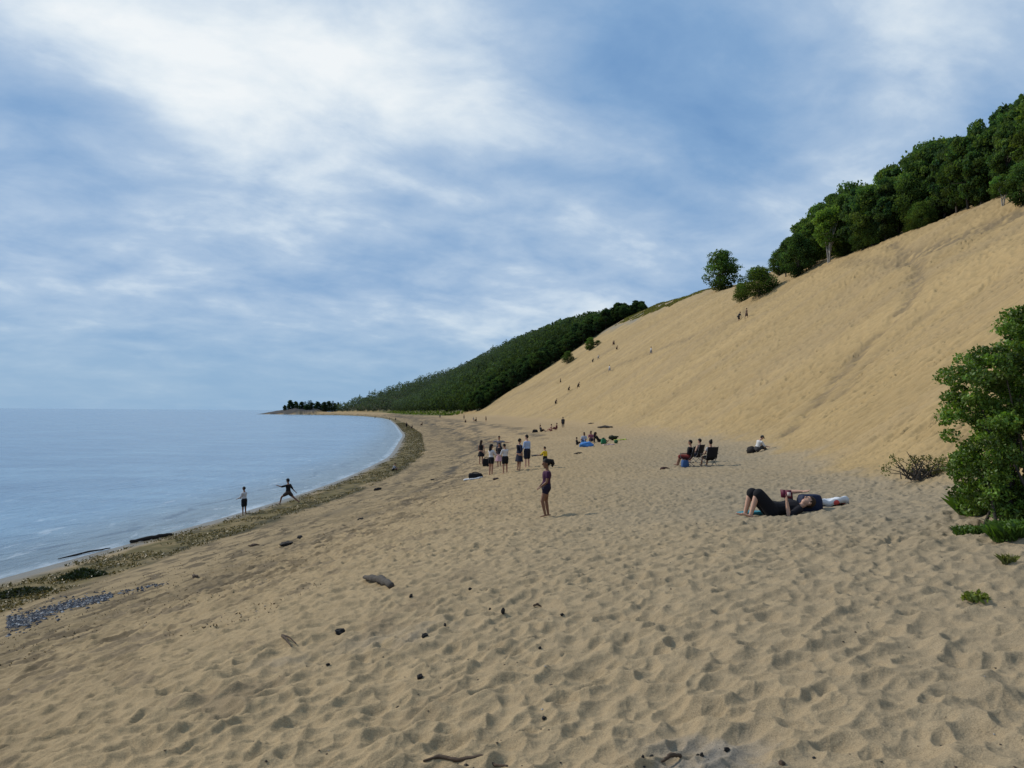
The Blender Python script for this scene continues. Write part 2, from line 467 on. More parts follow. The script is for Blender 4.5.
vb = fbm(S * 1.1, gyc * .45, 196, 4); vb2 = fbm(gx * 3.2, gyc * 2.0, 198, 3)
bc = L3(np.tile(np.array([.120, .096, .040]), (n_, 1)), (.085, .072, .026), sstep(.35, .62, vb)); bc = L3(bc, (.28, .20, .10), sstep(.5, .72, vb2) * .4)
bc = L3(bc, (.028, .030, .014), sstep(.58, .68, fbm(gx * 2.1 + 5, gyc * 1.2, 199, 4)) * .85)
col = col * (1 - belt[:, None] * .93) + bc * (belt * .93)[:, None]
edge = np.exp(-((sg - 3.9) / .45) ** 2) * sstep(.32, .5, fbm(gx * .8, gyc * .25, 201, 3))
col = L3(col, (.032, .032, .018), edge * .85)
def wrack(c0, wd, amp, y0, y1, sd_):
    ss_ = S + (fbm(gx * .05, gyc * .045, sd_, 3) - .5) * 5.5 + j2 * .9
    f = np.exp(-((ss_ - c0) / (wd * (1 + dist / 110))) ** 2) * sstep(y0, y0 + 12, gyc) * (1 - sstep(y1, y1 + 60, gyc)) * sstep(.33, .5, fbm(gx * .6, gyc * .3, sd_ + 3, 3))
    return f * amp
for a_ in ((10.3, .34, 1.0, 34, 600, 210), (13.8, .5, .8, 60, 700, 214), (18.0, .7, .7, 80, 700, 218), (7.6, .4, .5, 20, 300, 222), (11.6, .5, .35, 8, 40, 226)):
    col = L3(col, (.075, .062, .045), np.clip(wrack(*a_), 0, 1))
col = L3(col, (.13, .115, .085), wet * .85)
# hillside floor
edge_n = fbm(gx / 9, gyc / 9, 230, 3)
HILLM = ((U > tab(UC, gyc) + 3 + edge_n * 4) & (gyc < 235)) | ((gyc > 345 + (edge_n - .5) * 14 + 3) & (U > 1.5 + edge_n * 4))
hc = np.tile(np.array([.030, .036, .014]), (n_, 1)) * (.6 + .9 * fbm(gx / 4, gyc / 4, 235, 3))[:, None]
col = np.where(HILLM[:, None], hc, col)
gs = sstep(380, 420, gyc) * (1 - sstep(900, 950, gyc)) * sstep(-9, -5, U + edge_n * 4) * (1 - HILLM)
col = L3(col, (.065, .085, .03), gs * .8)
# rocky point
rk = sstep(985, 1000, gyc) * (S > -1) * (1 - sstep(0, 6, gx + 255)) * (gyc < 1120)
col = L3(col, (.034, .034, .036), np.clip(rk * 1.0, 0, 1)); col = np.clip(col, .004, .9)
gz = gz + rk * sstep(0, 10, S) * (1.5 + 4 * fbm(gx / 9, gyc / 9, 240, 3)) * sstep(-330, -280, gx)
colA = np.concatenate([col, wet[:, None]], 1)
idx = np.arange(NR * NA).reshape(NR, NA)
F = np.stack([idx[:-1, :-1], idx[:-1, 1:], idx[1:, 1:], idx[1:, :-1]], -1).reshape(-1, 4)[:, ::-1]
fc = lambda a: a[F].mean(1)
ROCKF = (fc(rk) > .5)
fS = fc(S); fU = fc(U); fH = fc(HILLM.astype(float)) > .5
keep = (fS > -8) & (fc(gyc) < 2800) & (fc(gyc) > -380)
VV = np.stack([gx, gy, gz], 1)
dune_face = (fU > .4) & ~fH & ~ROCKF
def sub(name, m, mt):
    Fm = F[m]; us, inv = np.unique(Fm, return_inverse=True)
    return tagk(mesh_np(name, VV[us], inv.reshape(-1, 4), mt, colors=colA[us]), 'structure')
SAND = sandm('sand')
sub('beach', keep & ~dune_face & ~fH & ~ROCKF, SAND)
sub('sand_dune', keep & dune_face, SAND)
sub('wooded_hillside', keep & fH & ~ROCKF, attrm('forest_floor'))
sub('rocky_point', keep & ROCKF, attrm('rock', .8))
# patch under the photographer's feet
c0 = idx[0]
vv = np.concatenate([[[0, 0, float(macro(np.array([0.]), np.array([0.]))[0])]], VV[c0]]); nn = len(c0)
ff = np.array([[0, 1 + (i + 1) % nn, 1 + i] for i in range(nn)])
tagk(mesh_np('ground', vv, ff, SAND, colors=np.concatenate([colA[c0[:1]], colA[c0]])), 'structure')

def gz_at(x, y):
    xa, ya = np.atleast_1d(np.float64(x)), np.atleast_1d(np.float64(y))
    z = macro(xa, ya) + micro(xa, ya)[0] + track_field(xa, ya, xa)[0]
    return z if np.ndim(x) else float(z[0])
def gpt(px, py):
    q = gp(px, py); return Vector((q[0], q[1], gz_at(q[0], q[1])))

# ------------------------------------------------------------------ the sea
mS = (fS < 1.5) & (fS > -1e9) & (np.abs(fc(gx)) < 40000)
Fm = F[(fS < 1.2) | (fc(gyc) > 2700)]
us, inv = np.unique(Fm, return_inverse=True)
sea_col = np.stack([np.clip(-S[us] / 40, 0, 1), np.clip(-S[us] / 4, 0, 1), np.zeros(len(us))], 1)
m, t, b, o = mat('sea_water')
at = t.n('ShaderNodeAttribute', attribute_name='Col'); sp_ = t.n('ShaderNodeSeparateColor'); t.l(at.outputs['Color'], sp_.inputs[0])
pos = t.n('ShaderNodeNewGeometry').outputs['Position']
shore4 = t.m('MULTIPLY', sp_.outputs[1], 4.0)                    # metres from the water's edge, up to 4
shore40 = t.m('MULTIPLY', sp_.outputs[0], 40.0)
rp = t.n('ShaderNodeVectorRotate', rotation_type='Z_AXIS'); t.l(pos, rp.inputs['Vector']); rp.inputs['Angle'].default_value = R(12)
q1 = t.vm('MULTIPLY', rp.outputs[0], (.9, .32, 1)); q2 = t.vm('MULTIPLY', rp.outputs[0], (.12, .05, 1))
w1 = t.noise(q1, 2.2, 5, .6, .3); w2 = t.noise(q1, .55, 4, .55, .4); w3 = t.noise(q2, .5, 4, .55, .6); w4 = t.noise(rp.outputs[0], 6, 3, .6)
hgt = t.m('ADD', t.m('MULTIPLY', w1, .24), t.m('ADD', t.m('MULTIPLY', w2, .32), t.m('MULTIPLY', w4, .02)))
bp = t.n('ShaderNodeBump'); bp.inputs['Strength'].default_value = .75; bp.inputs['Distance'].default_value = 1.0; t.l(hgt, bp.inputs['Height']); t.l(bp.outputs[0], b.inputs['Normal'])
b.inputs['IOR'].default_value = 1.33; b.inputs['Specular IOR Level'].default_value = .5
rgh = t.m('ADD', .10, t.m('MULTIPLY', w3, .22)); t.l(rgh, b.inputs['Roughness'])
deep = t.mix(t.ss(w3, .35, .65), (.115, .22, .34), (.15, .27, .39))
shal = t.mix(t.ss(shore40, 0.0, 9.0), (.14, .19, .22), deep)
fn = t.noise(t.vm('MULTIPLY', pos, (1.0, .5, 1)), 1.1, 5, .65)
e1 = t.m('ADD', shore4, t.m('MULTIPLY', t.m('SUBTRACT', fn, .5), 1.5))
foam = t.m('MULTIPLY', t.m('MULTIPLY', t.ss(e1, .95, .30), t.ss(t.noise(t.vm('MULTIPLY', pos, (1.0, .35, 1)), .8, 4, .6), .35, .65)), .6)
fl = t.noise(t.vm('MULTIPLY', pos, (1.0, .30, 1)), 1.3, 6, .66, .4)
streak = t.m('MULTIPLY', t.m('MULTIPLY', t.ss(fl, .57, .68), t.ss(shore40, 26, 1)), .36)  # glitter on the water near shore, painted as whitish streaks
sw = t.m('ADD', shore40, t.m('MULTIPLY', t.m('SUBTRACT', t.noise(pos, .10, 2), .5), 6.0))
line = t.m('MULTIPLY', t.m('MULTIPLY', t.ss(t.m('ABSOLUTE', t.m('SUBTRACT', sw, 3.1)), .38, .05), t.ss(fn, .42, .58)), .75)
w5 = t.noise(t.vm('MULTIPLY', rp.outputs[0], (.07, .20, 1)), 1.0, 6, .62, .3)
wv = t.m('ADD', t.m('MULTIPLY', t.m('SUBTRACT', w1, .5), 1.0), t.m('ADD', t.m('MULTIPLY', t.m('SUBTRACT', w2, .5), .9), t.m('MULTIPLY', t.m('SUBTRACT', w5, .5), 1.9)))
shal = t.mix(t.m('ADD', .5, wv, clamp=True), t.mix(1.0, shal, (.74, .78, .84), 'MULTIPLY'), t.mix(1.0, shal, (1.3, 1.24, 1.18), 'MULTIPLY'))  # light and dark of the ripples painted into the water colour
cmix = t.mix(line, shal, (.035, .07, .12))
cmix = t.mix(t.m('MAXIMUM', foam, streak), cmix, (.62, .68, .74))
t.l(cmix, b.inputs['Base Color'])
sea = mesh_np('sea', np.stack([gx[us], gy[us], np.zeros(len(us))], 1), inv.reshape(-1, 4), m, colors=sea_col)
tagk(sea, 'structure')

# ================================================================== vegetation
def tube_np(pts, radii, seg=6):
    """one tapered tube as (V, F)"""
    pts = [Vector(p) for p in pts]; V = []; Fq = []
    n = len(pts)
    for i, p in enumerate(pts):
        d = (pts[min(i + 1, n - 1)] - pts[max(i - 1, 0)]).normalized()
        a = d.orthogonal().normalized() if i == 0 else (prev - d * prev.dot(d)).normalized()
        prev = a; bb = d.cross(a)
        for k in range(seg):
            th = 2 * math.pi * k / seg
            V.append(p + (a * math.cos(th) + bb * math.sin(th)) * radii[i])
    for i in range(n - 1):
        for k in range(seg):
            k2 = (k + 1) % seg
            Fq.append((i * seg + k, i * seg + k2, (i + 1) * seg + k2, (i + 1) * seg + k))
    return np.array([tuple(v) for v in V]), np.array(Fq)

def joinq(parts):
    V = []; Fq = []; o = 0
    for v, f in parts:
        V.append(v); Fq.append(f + o); o += len(v)
    return np.concatenate(V), np.concatenate(Fq)

def leaf_cards(C, size, rg, up=.35, aspect=.62, fold=True):
    """a rhombic leaf at every centre in C (n,3); size (n,)"""
    n = len(C)
    a = rg.normal(size=(n, 3)); a[:, 2] -= .25; a /= np.linalg.norm(a, axis=1)[:, None]
    b = rg.normal(size=(n, 3)); b[:, 2] += 0; b -= a * (a * b).sum(1)[:, None]; b /= np.linalg.norm(b, axis=1)[:, None]
    nrm = np.cross(a, b); fl = np.where(nrm[:, 2] < 0, -1.0, 1.0)[:, None]; nrm *= fl
    sz = size[:, None]
    v0 = C - a * sz * .5; v2 = C + a * sz * .5 - nrm * sz * .08
    v1 = C + b * sz * .5 * aspect - nrm * sz * .06; v3 = C - b * sz * .5 * aspect - nrm * sz * .06
    V = np.stack([v0, v1, v2, v3], 1).reshape(-1, 3)
    Fq = np.arange(4 * n).reshape(n, 4)
    return V, Fq

def clump_points(centres, rads, per, rg, shell=.55):
    P = []; K = []
    for i, (c, r) in enumerate(zip(centres, rads)):
        n = int(per * (r / np.mean(rads)) ** 2)
        d = rg.normal(size=(n, 3)); d /= np.linalg.norm(d, axis=1)[:, None]
        rr = r * (shell + (1 - shell) * rg.random(n) ** .6)
        wisp = rg.random(n) < .14; rr = np.where(wisp, r * rg.uniform(1.0, 1.32, n), rr)
        p = d * rr[:, None]; p[:, 2] *= .72
        P.append(np.array(c) + p); K.append(np.full(n, i))
    return np.concatenate(P), np.concatenate(K)

LEAF = leafm('leaves', .42, .85, .08); LEAFF = leafm('leaves_far', .25, .95, .03); LEAFN = leafm('leaves_near', .30, .5, .3)
BARK = woodm((.09, .075, .06), (.035, .03, .025), 'bark'); BIRCH = woodm((.5, .48, .43), (.16, .14, .12), 'pale_bark')

def tree_proto(kind, seed, tint=(1.0, 1.0, 1.0)):
    """unit-height tree (height 1, base at 0): returns (trunk mesh object, crown mesh object), unlinked"""
    rg = np.random.default_rng(seed); rr = random.Random(seed)
    parts = []; cen = []; rad = []
    H = 10.0
    if kind == 'pine':
        parts.append(tube_np([(0, 0, -.6), (.05, 0, 3), (0, .08, 6.5), (0, 0, 9.9)], [.20, .16, .10, .02]))
        z = 1.2
        while z < 9.7:
            f = (1 - (z - .8) / 9.6) ** .8; L = 2.3 * f + .25
            nb = rr.randint(4, 6); a0 = rr.random() * 6
            for k in range(nb):
                a = a0 + k * 6.283 / nb + rr.uniform(-.3, .3); l = L * rr.uniform(.65, 1.15)
                e = (math.cos(a) * l, math.sin(a) * l, z - .22 * l + rr.uniform(-.1, .2))
                parts.append(tube_np([(0, 0, z), e], [.05, .012], 4))
                for q in (.4, .7, 1.0):
                    cen.append((e[0] * q, e[1] * q, z + (e[2] - z) * q)); rad.append(.30 + .28 * f)
            z += rr.uniform(.55, .85)
        P, K = clump_points(cen, rad, 20, rg, .3); size = rg.uniform(.22, .42, len(P))
        base = np.array([.020, .038, .018]); asp = .4
    else:
        spec = {'broad': (.12, .50, 1.0, 105, 3.3, .85), 'tall': (.10, .55, 1.0, 95, 2.5, .75), 'low': (.05, .45, 1.0, 85, 3.6, 1.3), 'birch': (.34, .62, 1.0, 46, 3.0, .95), 'bush': (.02, .45, 1.0, 95, 4.6, 1.7)}[kind]
        zb, zm, zt, nc, rw, cr_ = spec
        if kind in ('birch', 'bush', 'low'):
            stems = 4 if kind == 'birch' else 5
        else: stems = 1
        tips = []
        for k in range(stems):
            a = k * 6.283 / stems + rr.random(); sp_ = 1.3 if stems > 1 else .25
            pts = [(.12 * math.cos(a) * (stems > 1), .12 * math.sin(a) * (stems > 1), -.7)]
            for q in (.18, .4, .62, .85):
                pts.append((math.cos(a) * sp_ * q + rr.uniform(-.2, .2), math.sin(a) * sp_ * q + rr.uniform(-.2, .2), H * q * (.95 if stems == 1 else rr.uniform(.8, .98))))
            b = .22 if stems == 1 else .11
            parts.append(tube_np(pts, [b, b * .85, b * .65, b * .42, b * .12], 7)); tips.append(pts)
        for k in range(nc):
            q = rr.random() ** .8; z = zb + (zt - .06 - zb) * q
            prof = math.sin(math.pi * min(1, max(.08, ((z - zb) / (zt - zb)) ** (.72 if kind != 'bush' else .5)))) ** .6
            if z > zm: prof *= .95
            a = rr.random() * 6.283; rr_ = rw * prof * rr.uniform(.45, 1.0) * (1 + .22 * math.sin(a * 2 + seed))
            c = (math.cos(a) * rr_, math.sin(a) * rr_, z * H); cen.append(c); rad.append(cr_ * rr.uniform(.6, 1.15))
            if k % 3 == 0:
                pts = rr.choice(tips); s0 = Vector(pts[rr.choice((1, 2, 3))])
                if s0.z < c[2]:
                    parts.append(tube_np([s0, s0.lerp(Vector(c), .5) + Vector((0, 0, -.15)), c], [.07, .045, .012], 4))
        cen.append((0, 0, H * .95)); rad.append(.8)
        P, K = clump_points(cen, rad, 88, rg)
        keepm = P[:, 2] > .05; P, K = P[keepm], K[keepm]
        size = rg.uniform(.26, .52, len(P)); asp = .68
        base = {'broad': np.array([.042, .078, .030]), 'tall': np.array([.037, .072, .034]), 'low': np.array([.040, .076, .029]), 'birch': np.array([.060, .112, .034]), 'bush': np.array([.042, .074, .026])}[kind]
    V, Fq = leaf_cards(P, size, rg, aspect=asp)
    base = base * np.array(tint)
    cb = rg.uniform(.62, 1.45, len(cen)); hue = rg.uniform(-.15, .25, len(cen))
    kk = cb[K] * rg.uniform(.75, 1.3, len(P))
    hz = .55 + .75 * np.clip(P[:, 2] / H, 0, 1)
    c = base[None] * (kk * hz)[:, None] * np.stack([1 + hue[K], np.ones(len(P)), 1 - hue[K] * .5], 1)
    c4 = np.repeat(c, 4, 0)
    tv, tf = joinq(parts)
    tr = mesh_np('trunk', tv / H, tf, BIRCH if kind == 'birch' else BARK, link=False)
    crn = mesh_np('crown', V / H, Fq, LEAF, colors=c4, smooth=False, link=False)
    return tr.data, crn.data

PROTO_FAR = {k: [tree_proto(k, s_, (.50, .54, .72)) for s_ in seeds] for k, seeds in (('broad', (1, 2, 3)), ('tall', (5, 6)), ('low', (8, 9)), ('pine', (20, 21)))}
PROTO = {k: [tree_proto(k, s_, (.95, .95, 1.0)) for s_ in v_] for k, v_ in (('broad', (1, 2, 3, 4)), ('tall', (5, 6, 7)), ('low', (8, 9, 10)), ('birch', (12, 15)), ('bush', (13, 14, 16)), ('pine', (20, 21, 22)))}
NAMEOF = {'broad': 'broadleaf_tree', 'tall': 'tall_tree', 'low': 'bushy_tree', 'birch': 'birch_tree', 'bush': 'shrub', 'pine': 'pine_tree'}

def empty(name, loc, rz=0.0):
    o = bpy.data.objects.new(name, None); COL.objects.link(o); o.location = loc; o.rotation_euler = (0, 0, rz); o.empty_display_size = .3
    return o

def plant_tree(kind, x, y, h, label, group=None, wide=1.0, rg=rnd, sink=.1, protos=None):
    t = empty(NAMEOF[kind], (x, y, gz_at(x, y) - sink), rg.uniform(0, 6.28))
    k = h * wide; t.scale = (k * rg.uniform(.9, 1.1), k * rg.uniform(.9, 1.1), h)
    td, cdm = rg.choice((protos or PROTO)[kind])
    a = bpy.data.objects.new('trunk', td); COL.objects.link(a); a.parent = t
    b = bpy.data.objects.new('crown', cdm); COL.objects.link(b); b.parent = t
    tag(t, label, 'shrub' if kind == 'bush' else 'tree', group)
    return t

# ---- the wood along the top of the dune: front row where its edge runs, the rest behind
TOPX = [700, 768, 781, 800, 814, 824, 848, 870, 888, 915, 928, 936, 950, 965, 980, 992, 1004, 1016, 1060, 1140]
TOPY = [262, 243, 226, 220, 208, 186, 177, 172, 162, 156, 130, 126, 120, 118, 112, 112, 102, 96, 70, 30]
front = [(779, 275, 242, 'low'), (786, 277, 228, 'tall'), (798, 276, 221, 'low'), (812, 267, 212, 'broad'), (845, 252, 182, 'broad'), (858, 248, 176, 'tall'), (872, 243, 174, 'broad'), (886, 237, 166, 'tall'),
         (899, 231, 163, 'broad'), (911, 224, 160, 'low'), (922, 219, 140, 'broad'), (934, 214, 130, 'broad'), (945, 209, 128, 'tall'), (957, 204, 122, 'tall'), (969, 200, 118, 'broad'),
         (981, 196, 114, 'tall'), (994, 193, 114, 'broad'), (1008, 190, 104, 'tall'), (1020, 187, 96, 'tall'), (1040, 182, 88, 'broad'), (1062, 176, 70, 'broad')]
WOOD = 'trees of the wood along the top of the dune'
WL = {'broad': 'round dark green broadleaf tree in the wood on the dune top', 'tall': 'tall dark green tree rising from the wood on the dune top', 'low': 'low dense dark tree with foliage to the sand at the wood edge'}
def tree_at(px, pb, pt, kind, label, group=None, wide=1.0):
    q = gp(px, pb)
    k_ = 3
    while q is None: q = gp(px, pb + k_); k_ += 3
    d = math.hypot(q[0], q[1]); h = max((pb - pt) * project((q[0], q[1], float(macro(*q))))[2] / FPX, 1.0)
    return plant_tree(kind, q[0], q[1], h, label, group, wide)
for px, pb, pt, k in front:
    tree_at(px, pb, pt + rnd.uniform(0, 13), k, WL[k], WOOD, .88)
cnt = 0; tries = 0; placed = []
while cnt < 95 and tries < 6000:
    tries += 1
    y = rnd.uniform(58, 215); x = float(tab(FOOT, y)) + float(tab(UC, y)) + rnd.uniform(.5, 32)
    if any((x - a) ** 2 + (y - b) ** 2 < 3.0 ** 2 for a, b in placed): continue
    z = gz_at(x, y); px, py, dd = project((x, y, z))
    if px < 781 or px > 1130: continue
    top = np.interp(px, TOPX, TOPY) + rnd.choice((3, 6, 11, 16, 24, 32))
    h = (py - top) * dd / FPX
    if h < 3.5: continue
    if h > 17: h = rnd.uniform(12, 15)
    k = rnd.choice(('broad', 'broad', 'tall', 'tall', 'low'))
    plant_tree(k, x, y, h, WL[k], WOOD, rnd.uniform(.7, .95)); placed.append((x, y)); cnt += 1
# understorey at the edge of the wood
for i in range(44):
    px = rnd.uniform(792, 1030); pb = np.interp(px, [784, 831, 868, 915, 959, 1024], [277, 256, 246, 220, 205, 188]) + rnd.uniform(-4, 1)
    tree_at(px, pb, pb - rnd.uniform(14, 30), 'bush', 'dark shrub filling the lower edge of the wood on the dune top', 'shrubs along the edge of the wood', .9)
tree_at(829, 263, 207, 'birch', 'light green birch with pale stems in front of the dark wood edge', None, 1.15)
tree_at(722, 290, 249, 'low', 'lone dark round tree standing on the bare dune skyline', None, 1.25)
tree_at(759, 296, 266, 'bush', 'wide dark shrub on the dune just below the lone tree', None, 1.35)
tree_at(741, 302, 282, 'bush', 'small olive shrub at the lower left end of the wide dune shrub', None, .9)
tree_at(1003, 206, 174, 'birch', 'bright green leafy shrub on the open sand below the wood', None, 1.3)
tree_at(1024, 204, 158, 'low', 'yellow green bushy tree at the right frame edge beside the bright shrub', None, 1.1)
tree_at(568, 363, 351, 'bush', 'small round dark shrub alone on the far dune slope', None, 1.0)
tree_at(590, 350, 337, 'low', 'small pointed dark tree on the far dune slope above the round shrub', None, 1.2)
tree_at(598, 345, 340, 'bush', 'tiny green shrub touching the pointed tree on the far dune slope', None, 1.5)

# ---- the wooded headland: nearest trees one by one, the rest as one mass
far_pts = []; things = 0; near_c = []
HILLG = 'trees on the near edge of the wooded headland'
cand = []
rgf = np.random.default_rng(77)
N = 60000
cy_ = 340 + (1150 - 340) * rgf.random(N) ** 1.25; cx_ = tab(FOOT, cy_) + rgf.random(N) * 170 - 3
cz_ = macro(cx_, cy_); cu_ = u_of(cx_, cy_); en = fbm(cx_ / 9, cy_ / 9, 230, 3)
ok = (cy_ > 347 + (en - .5) * 14 + 3) & (cu_ > 1 + en * 3) & (cu_ < tab(UC, cy_) + 25)
cx_, cy_, cz_ = cx_[ok], cy_[ok], cz_[ok]
grid = {}
HT = []
for x, y, z in zip(cx_, cy_, cz_):
    sp = 3.6 + (y - 340) * .004
    key = (int(x // sp), int(y // sp))
    if any((x - a) ** 2 + (y - b) ** 2 < sp * sp for i in (-1, 0, 1) for j in (-1, 0, 1) for a, b, _ in grid.get((key[0] + i, key[1] + j), ())): continue
    grid.setdefault(key, []).append((x, y, z)); HT.append((x, y, z))
HT = [h for h in HT if not (950 < h[1] < 1090 and h[0] < -262)]
HT = [h for h in HT if project(h)[0] < 645]
HT.sort(key=lambda q: q[1])
hl = {'broad': 'dark broadleaf tree among the nearest trees of the far headland', 'tall': 'slender dark tree among the nearest trees of the far headland', 'pine': 'pointed conifer among the nearest trees of the far headland', 'low': 'low leafy tree at the dune side edge of the far headland wood'}
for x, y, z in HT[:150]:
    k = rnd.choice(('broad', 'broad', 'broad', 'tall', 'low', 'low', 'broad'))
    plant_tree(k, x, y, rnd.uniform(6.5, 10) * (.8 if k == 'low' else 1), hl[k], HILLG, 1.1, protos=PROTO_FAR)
far = HT[150:]
# far wood mass: crowns of leaf clumps
Vs = []; Fs = []; Cs = []; off = 0
for x, y, z in far:
    con = rnd.random() < .06; h = rnd.uniform(5.5, 12) * (1.15 if con else 1); 
    n = 130 if y < 600 else 80
    t_ = rgf.random(n); a = rgf.random(n) * 6.283
    if con: rr_ = (1 - t_) ** .8 * h * .21 * np.sqrt(rgf.random(n)); zz = (.08 + .95 * t_) * h
    else: rr_ = np.sin(np.pi * np.clip(t_, .08, .97)) ** .55 * h * .52 * (.55 + .45 * rgf.random(n)); zz = (.10 + .88 * t_) * h
    C = np.stack([x + np.cos(a) * rr_, y + np.sin(a) * rr_, z - .3 + zz], 1)
    v, f = leaf_cards(C, rgf.uniform(.9, 1.7, n) * (.8 if con else 1.1), rgf, aspect=.7)
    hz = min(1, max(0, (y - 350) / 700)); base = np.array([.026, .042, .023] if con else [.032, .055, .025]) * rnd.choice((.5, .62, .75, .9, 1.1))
    base = base * (1 - .75 * hz) + np.array([.060, .085, .095]) * (.75 * hz)  # distance haze painted in: crown colour shifts to pale blue farther off
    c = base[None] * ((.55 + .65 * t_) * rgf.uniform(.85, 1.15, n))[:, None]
    Vs.append(v); Fs.append(f + off); Cs.append(np.repeat(c, 4, 0)); off += len(v)
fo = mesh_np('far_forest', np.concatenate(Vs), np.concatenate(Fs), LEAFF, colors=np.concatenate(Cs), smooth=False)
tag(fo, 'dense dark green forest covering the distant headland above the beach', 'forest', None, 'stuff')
print('hill trees', len(HT), 'far', len(far))
# pines out on the rocky point
for i in range(30):
    px = 284 + i * 1.9 + rnd.uniform(-.8, .8); yy = 1010 + rnd.uniform(0, 45)
    d = ray(px, 412); x = d[0] / d[1] * yy
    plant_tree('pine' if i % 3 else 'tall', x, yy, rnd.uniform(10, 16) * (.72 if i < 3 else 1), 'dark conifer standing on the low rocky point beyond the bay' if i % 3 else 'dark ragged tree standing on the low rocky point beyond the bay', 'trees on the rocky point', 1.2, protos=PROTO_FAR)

# ---- dune grass on the far crest, green strip at the foot of the headland
def blades(P, h, wd, rg, lean=.5):
    n = len(P); a = rg.random(n) * 6.283; b = rg.random(n) * 6.283
    side = np.stack([np.cos(b), np.sin(b), np.zeros(n)], 1) * wd[:, None] * .5
    ln = np.stack([np.cos(a), np.sin(a), np.zeros(n)], 1) * (h * lean * rg.random(n))[:, None]
    up = np.stack([np.zeros(n), np.zeros(n), h], 1)
    V = np.stack([P - side, P + side, P + side * .7 + up * .6 + ln * .4, P - side * .1 + up * (1 - .2 * lean) + ln], 1).reshape(-1, 3)
    return V, np.arange(4 * n).reshape(n, 4)
P = []
rg = np.random.default_rng(5)
for px, py in zip(rg.uniform(632, 700, 9000), rg.uniform(286, 330, 9000)):
    pass
xx = rg.uniform(42, 72, 26000); yy = rg.uniform(262, 345, 26000)
uu = u_of(xx, yy); ok = (uu > 56 + 6 * fbm(xx / 5, yy / 8, 31, 3)) & (fbm(xx / 4, yy / 6, 33, 3) > .46)
xx, yy = xx[ok], yy[ok]; zz = gz_at(xx, yy) - .03
V, Fq = blades(np.stack([xx, yy, zz], 1), rg.uniform(.3, .75, len(xx)), rg.uniform(.15, .35, len(xx)), rg)
c = np.array([.105, .105, .045])[None] * rg.uniform(.6, 1.3, len(xx))[:, None]
tag(mesh_np('dune_grass', V, Fq, LEAF, colors=np.repeat(c, 4, 0), smooth=False), 'olive tufts of dune grass on the far crest of the dune', 'grass', None, 'stuff')
xx = rg.uniform(-140, 0, 9000); yy = rg.uniform(385, 900, 9000); uu = u_of(xx, yy); ok = (uu > -6) & (uu < 4); xx, yy = xx[ok], yy[ok]
V, Fq = blades(np.stack([xx, yy, gz_at(xx, yy)], 1), rg.uniform(.6, 1.6, len(xx)), rg.uniform(.8, 1.6, len(xx)), rg)
c = np.array([.055, .085, .028])[None] * rg.uniform(.7, 1.2, len(xx))[:, None]
tag(mesh_np('beach_grass', V, Fq, LEAF, colors=np.repeat(c, 4, 0), smooth=False), 'light green strip of grass between the far beach and the headland trees', 'grass', None, 'stuff')

# ---- the big leafy bush at the right, and the small plants around it
def leafy(name, loc, cen, rad, per, lsize, base, label, cat, stems, seed, group=None, mature=.5, leaf_mat=None, asp=.55, dark=.45):
    rg = np.random.default_rng(seed); t = empty(name, loc)
    parts = [tube_np(p, r_, 6) for p, r_ in stems]
    if parts:
        v, f = joinq(parts); mesh_np('stems', v, f, BARK, t)
    P, K = clump_points(cen, rad, per, rg, mature)
    V, Fq = leaf_cards(P, rg.uniform(.7, 1.25, len(P)) * lsize, rg, aspect=asp)
    cb = rg.uniform(dark, 1.4, len(cen)); c = np.array(base)[None] * (cb[K] * rg.uniform(.7, 1.35, len(P)))[:, None]
    c = c * np.stack([1 + rg.uniform(-.1, .3, len(P)), np.ones(len(P)), np.ones(len(P))], 1)
    mesh_np('foliage', V, Fq, leaf_mat or LEAFN, t, colors=np.repeat(c, 4, 0), smooth=False)
    tag(t, label, cat, group); return t

bq = gpt(1012, 532); BD = project(bq)[2]; MP = BD / FPX      # metres per pixel at the bush
rr = random.Random(31); cen = []; rad = []; stems = []
def bp_(px, py, dy=0.0):   # a spot over the bush's base, measured in the plane across the view
    return ((px - 1012) * MP, dy, (532 - py) * MP)
outline = [(1010, 312), (998, 325), (1016, 330), (985, 352), (1000, 350), (1020, 355), (966, 352), (975, 372), (952, 372), (990, 378), (1008, 380), (1024, 385), (952, 392), (965, 400), (982, 402), (1000, 408), (1018, 410),
           (955, 412), (972, 420), (990, 428), (1010, 432), (960, 440), (978, 446), (998, 452), (1018, 455), (965, 462), (962, 455), (962, 475), (966, 492), (974, 505), (968, 470), (972, 485), (985, 470), (1005, 476), (1022, 480), (975, 488), (994, 494), (1012, 500), (1024, 505), (985, 508), (1002, 514), (1018, 520)]
for px, py in outline:
    for k in range(6):
        w_ = .55 if py > 340 else .3
        cen.append(bp_(px + 31 + rr.uniform(-6, 10), py + 4 + rr.uniform(-7, 7), rr.uniform(-w_ * .15, w_ * 1.5))); rad.append(rr.uniform(.07, .15))
for i in range(90):
    z = rr.uniform(.15, 2.4); a = rr.uniform(-.3, 1.6); rad.append(rr.uniform(.12, .22)); cen.append((rr.uniform(.25, 1.6), a * (.8 if z < 2 else .4), z))
for px, py in ((940, 366), (944, 352), (962, 345), (984, 330), (972, 333), (1003, 306), (944, 385), (1016, 300), (948, 436), (990, 318)):
    cen.append(bp_(px + 28, py + 12)); rad.append(.05)
for i in range(16):
    c = Vector(rr.choice(cen)); b0 = Vector((rr.uniform(-.15, .5), rr.uniform(-.2, .4), -.1))
    stems.append(([b0, b0.lerp(c, .45) + Vector((0, 0, .25)), c], [.022, .014, .004]))
leafy('leafy_bush', bq, cen, rad, 190, .046, (.072, .140, .026), 'tall leafy green bush growing at the right edge of the beach', 'bush', stems, 3, dark=.38)

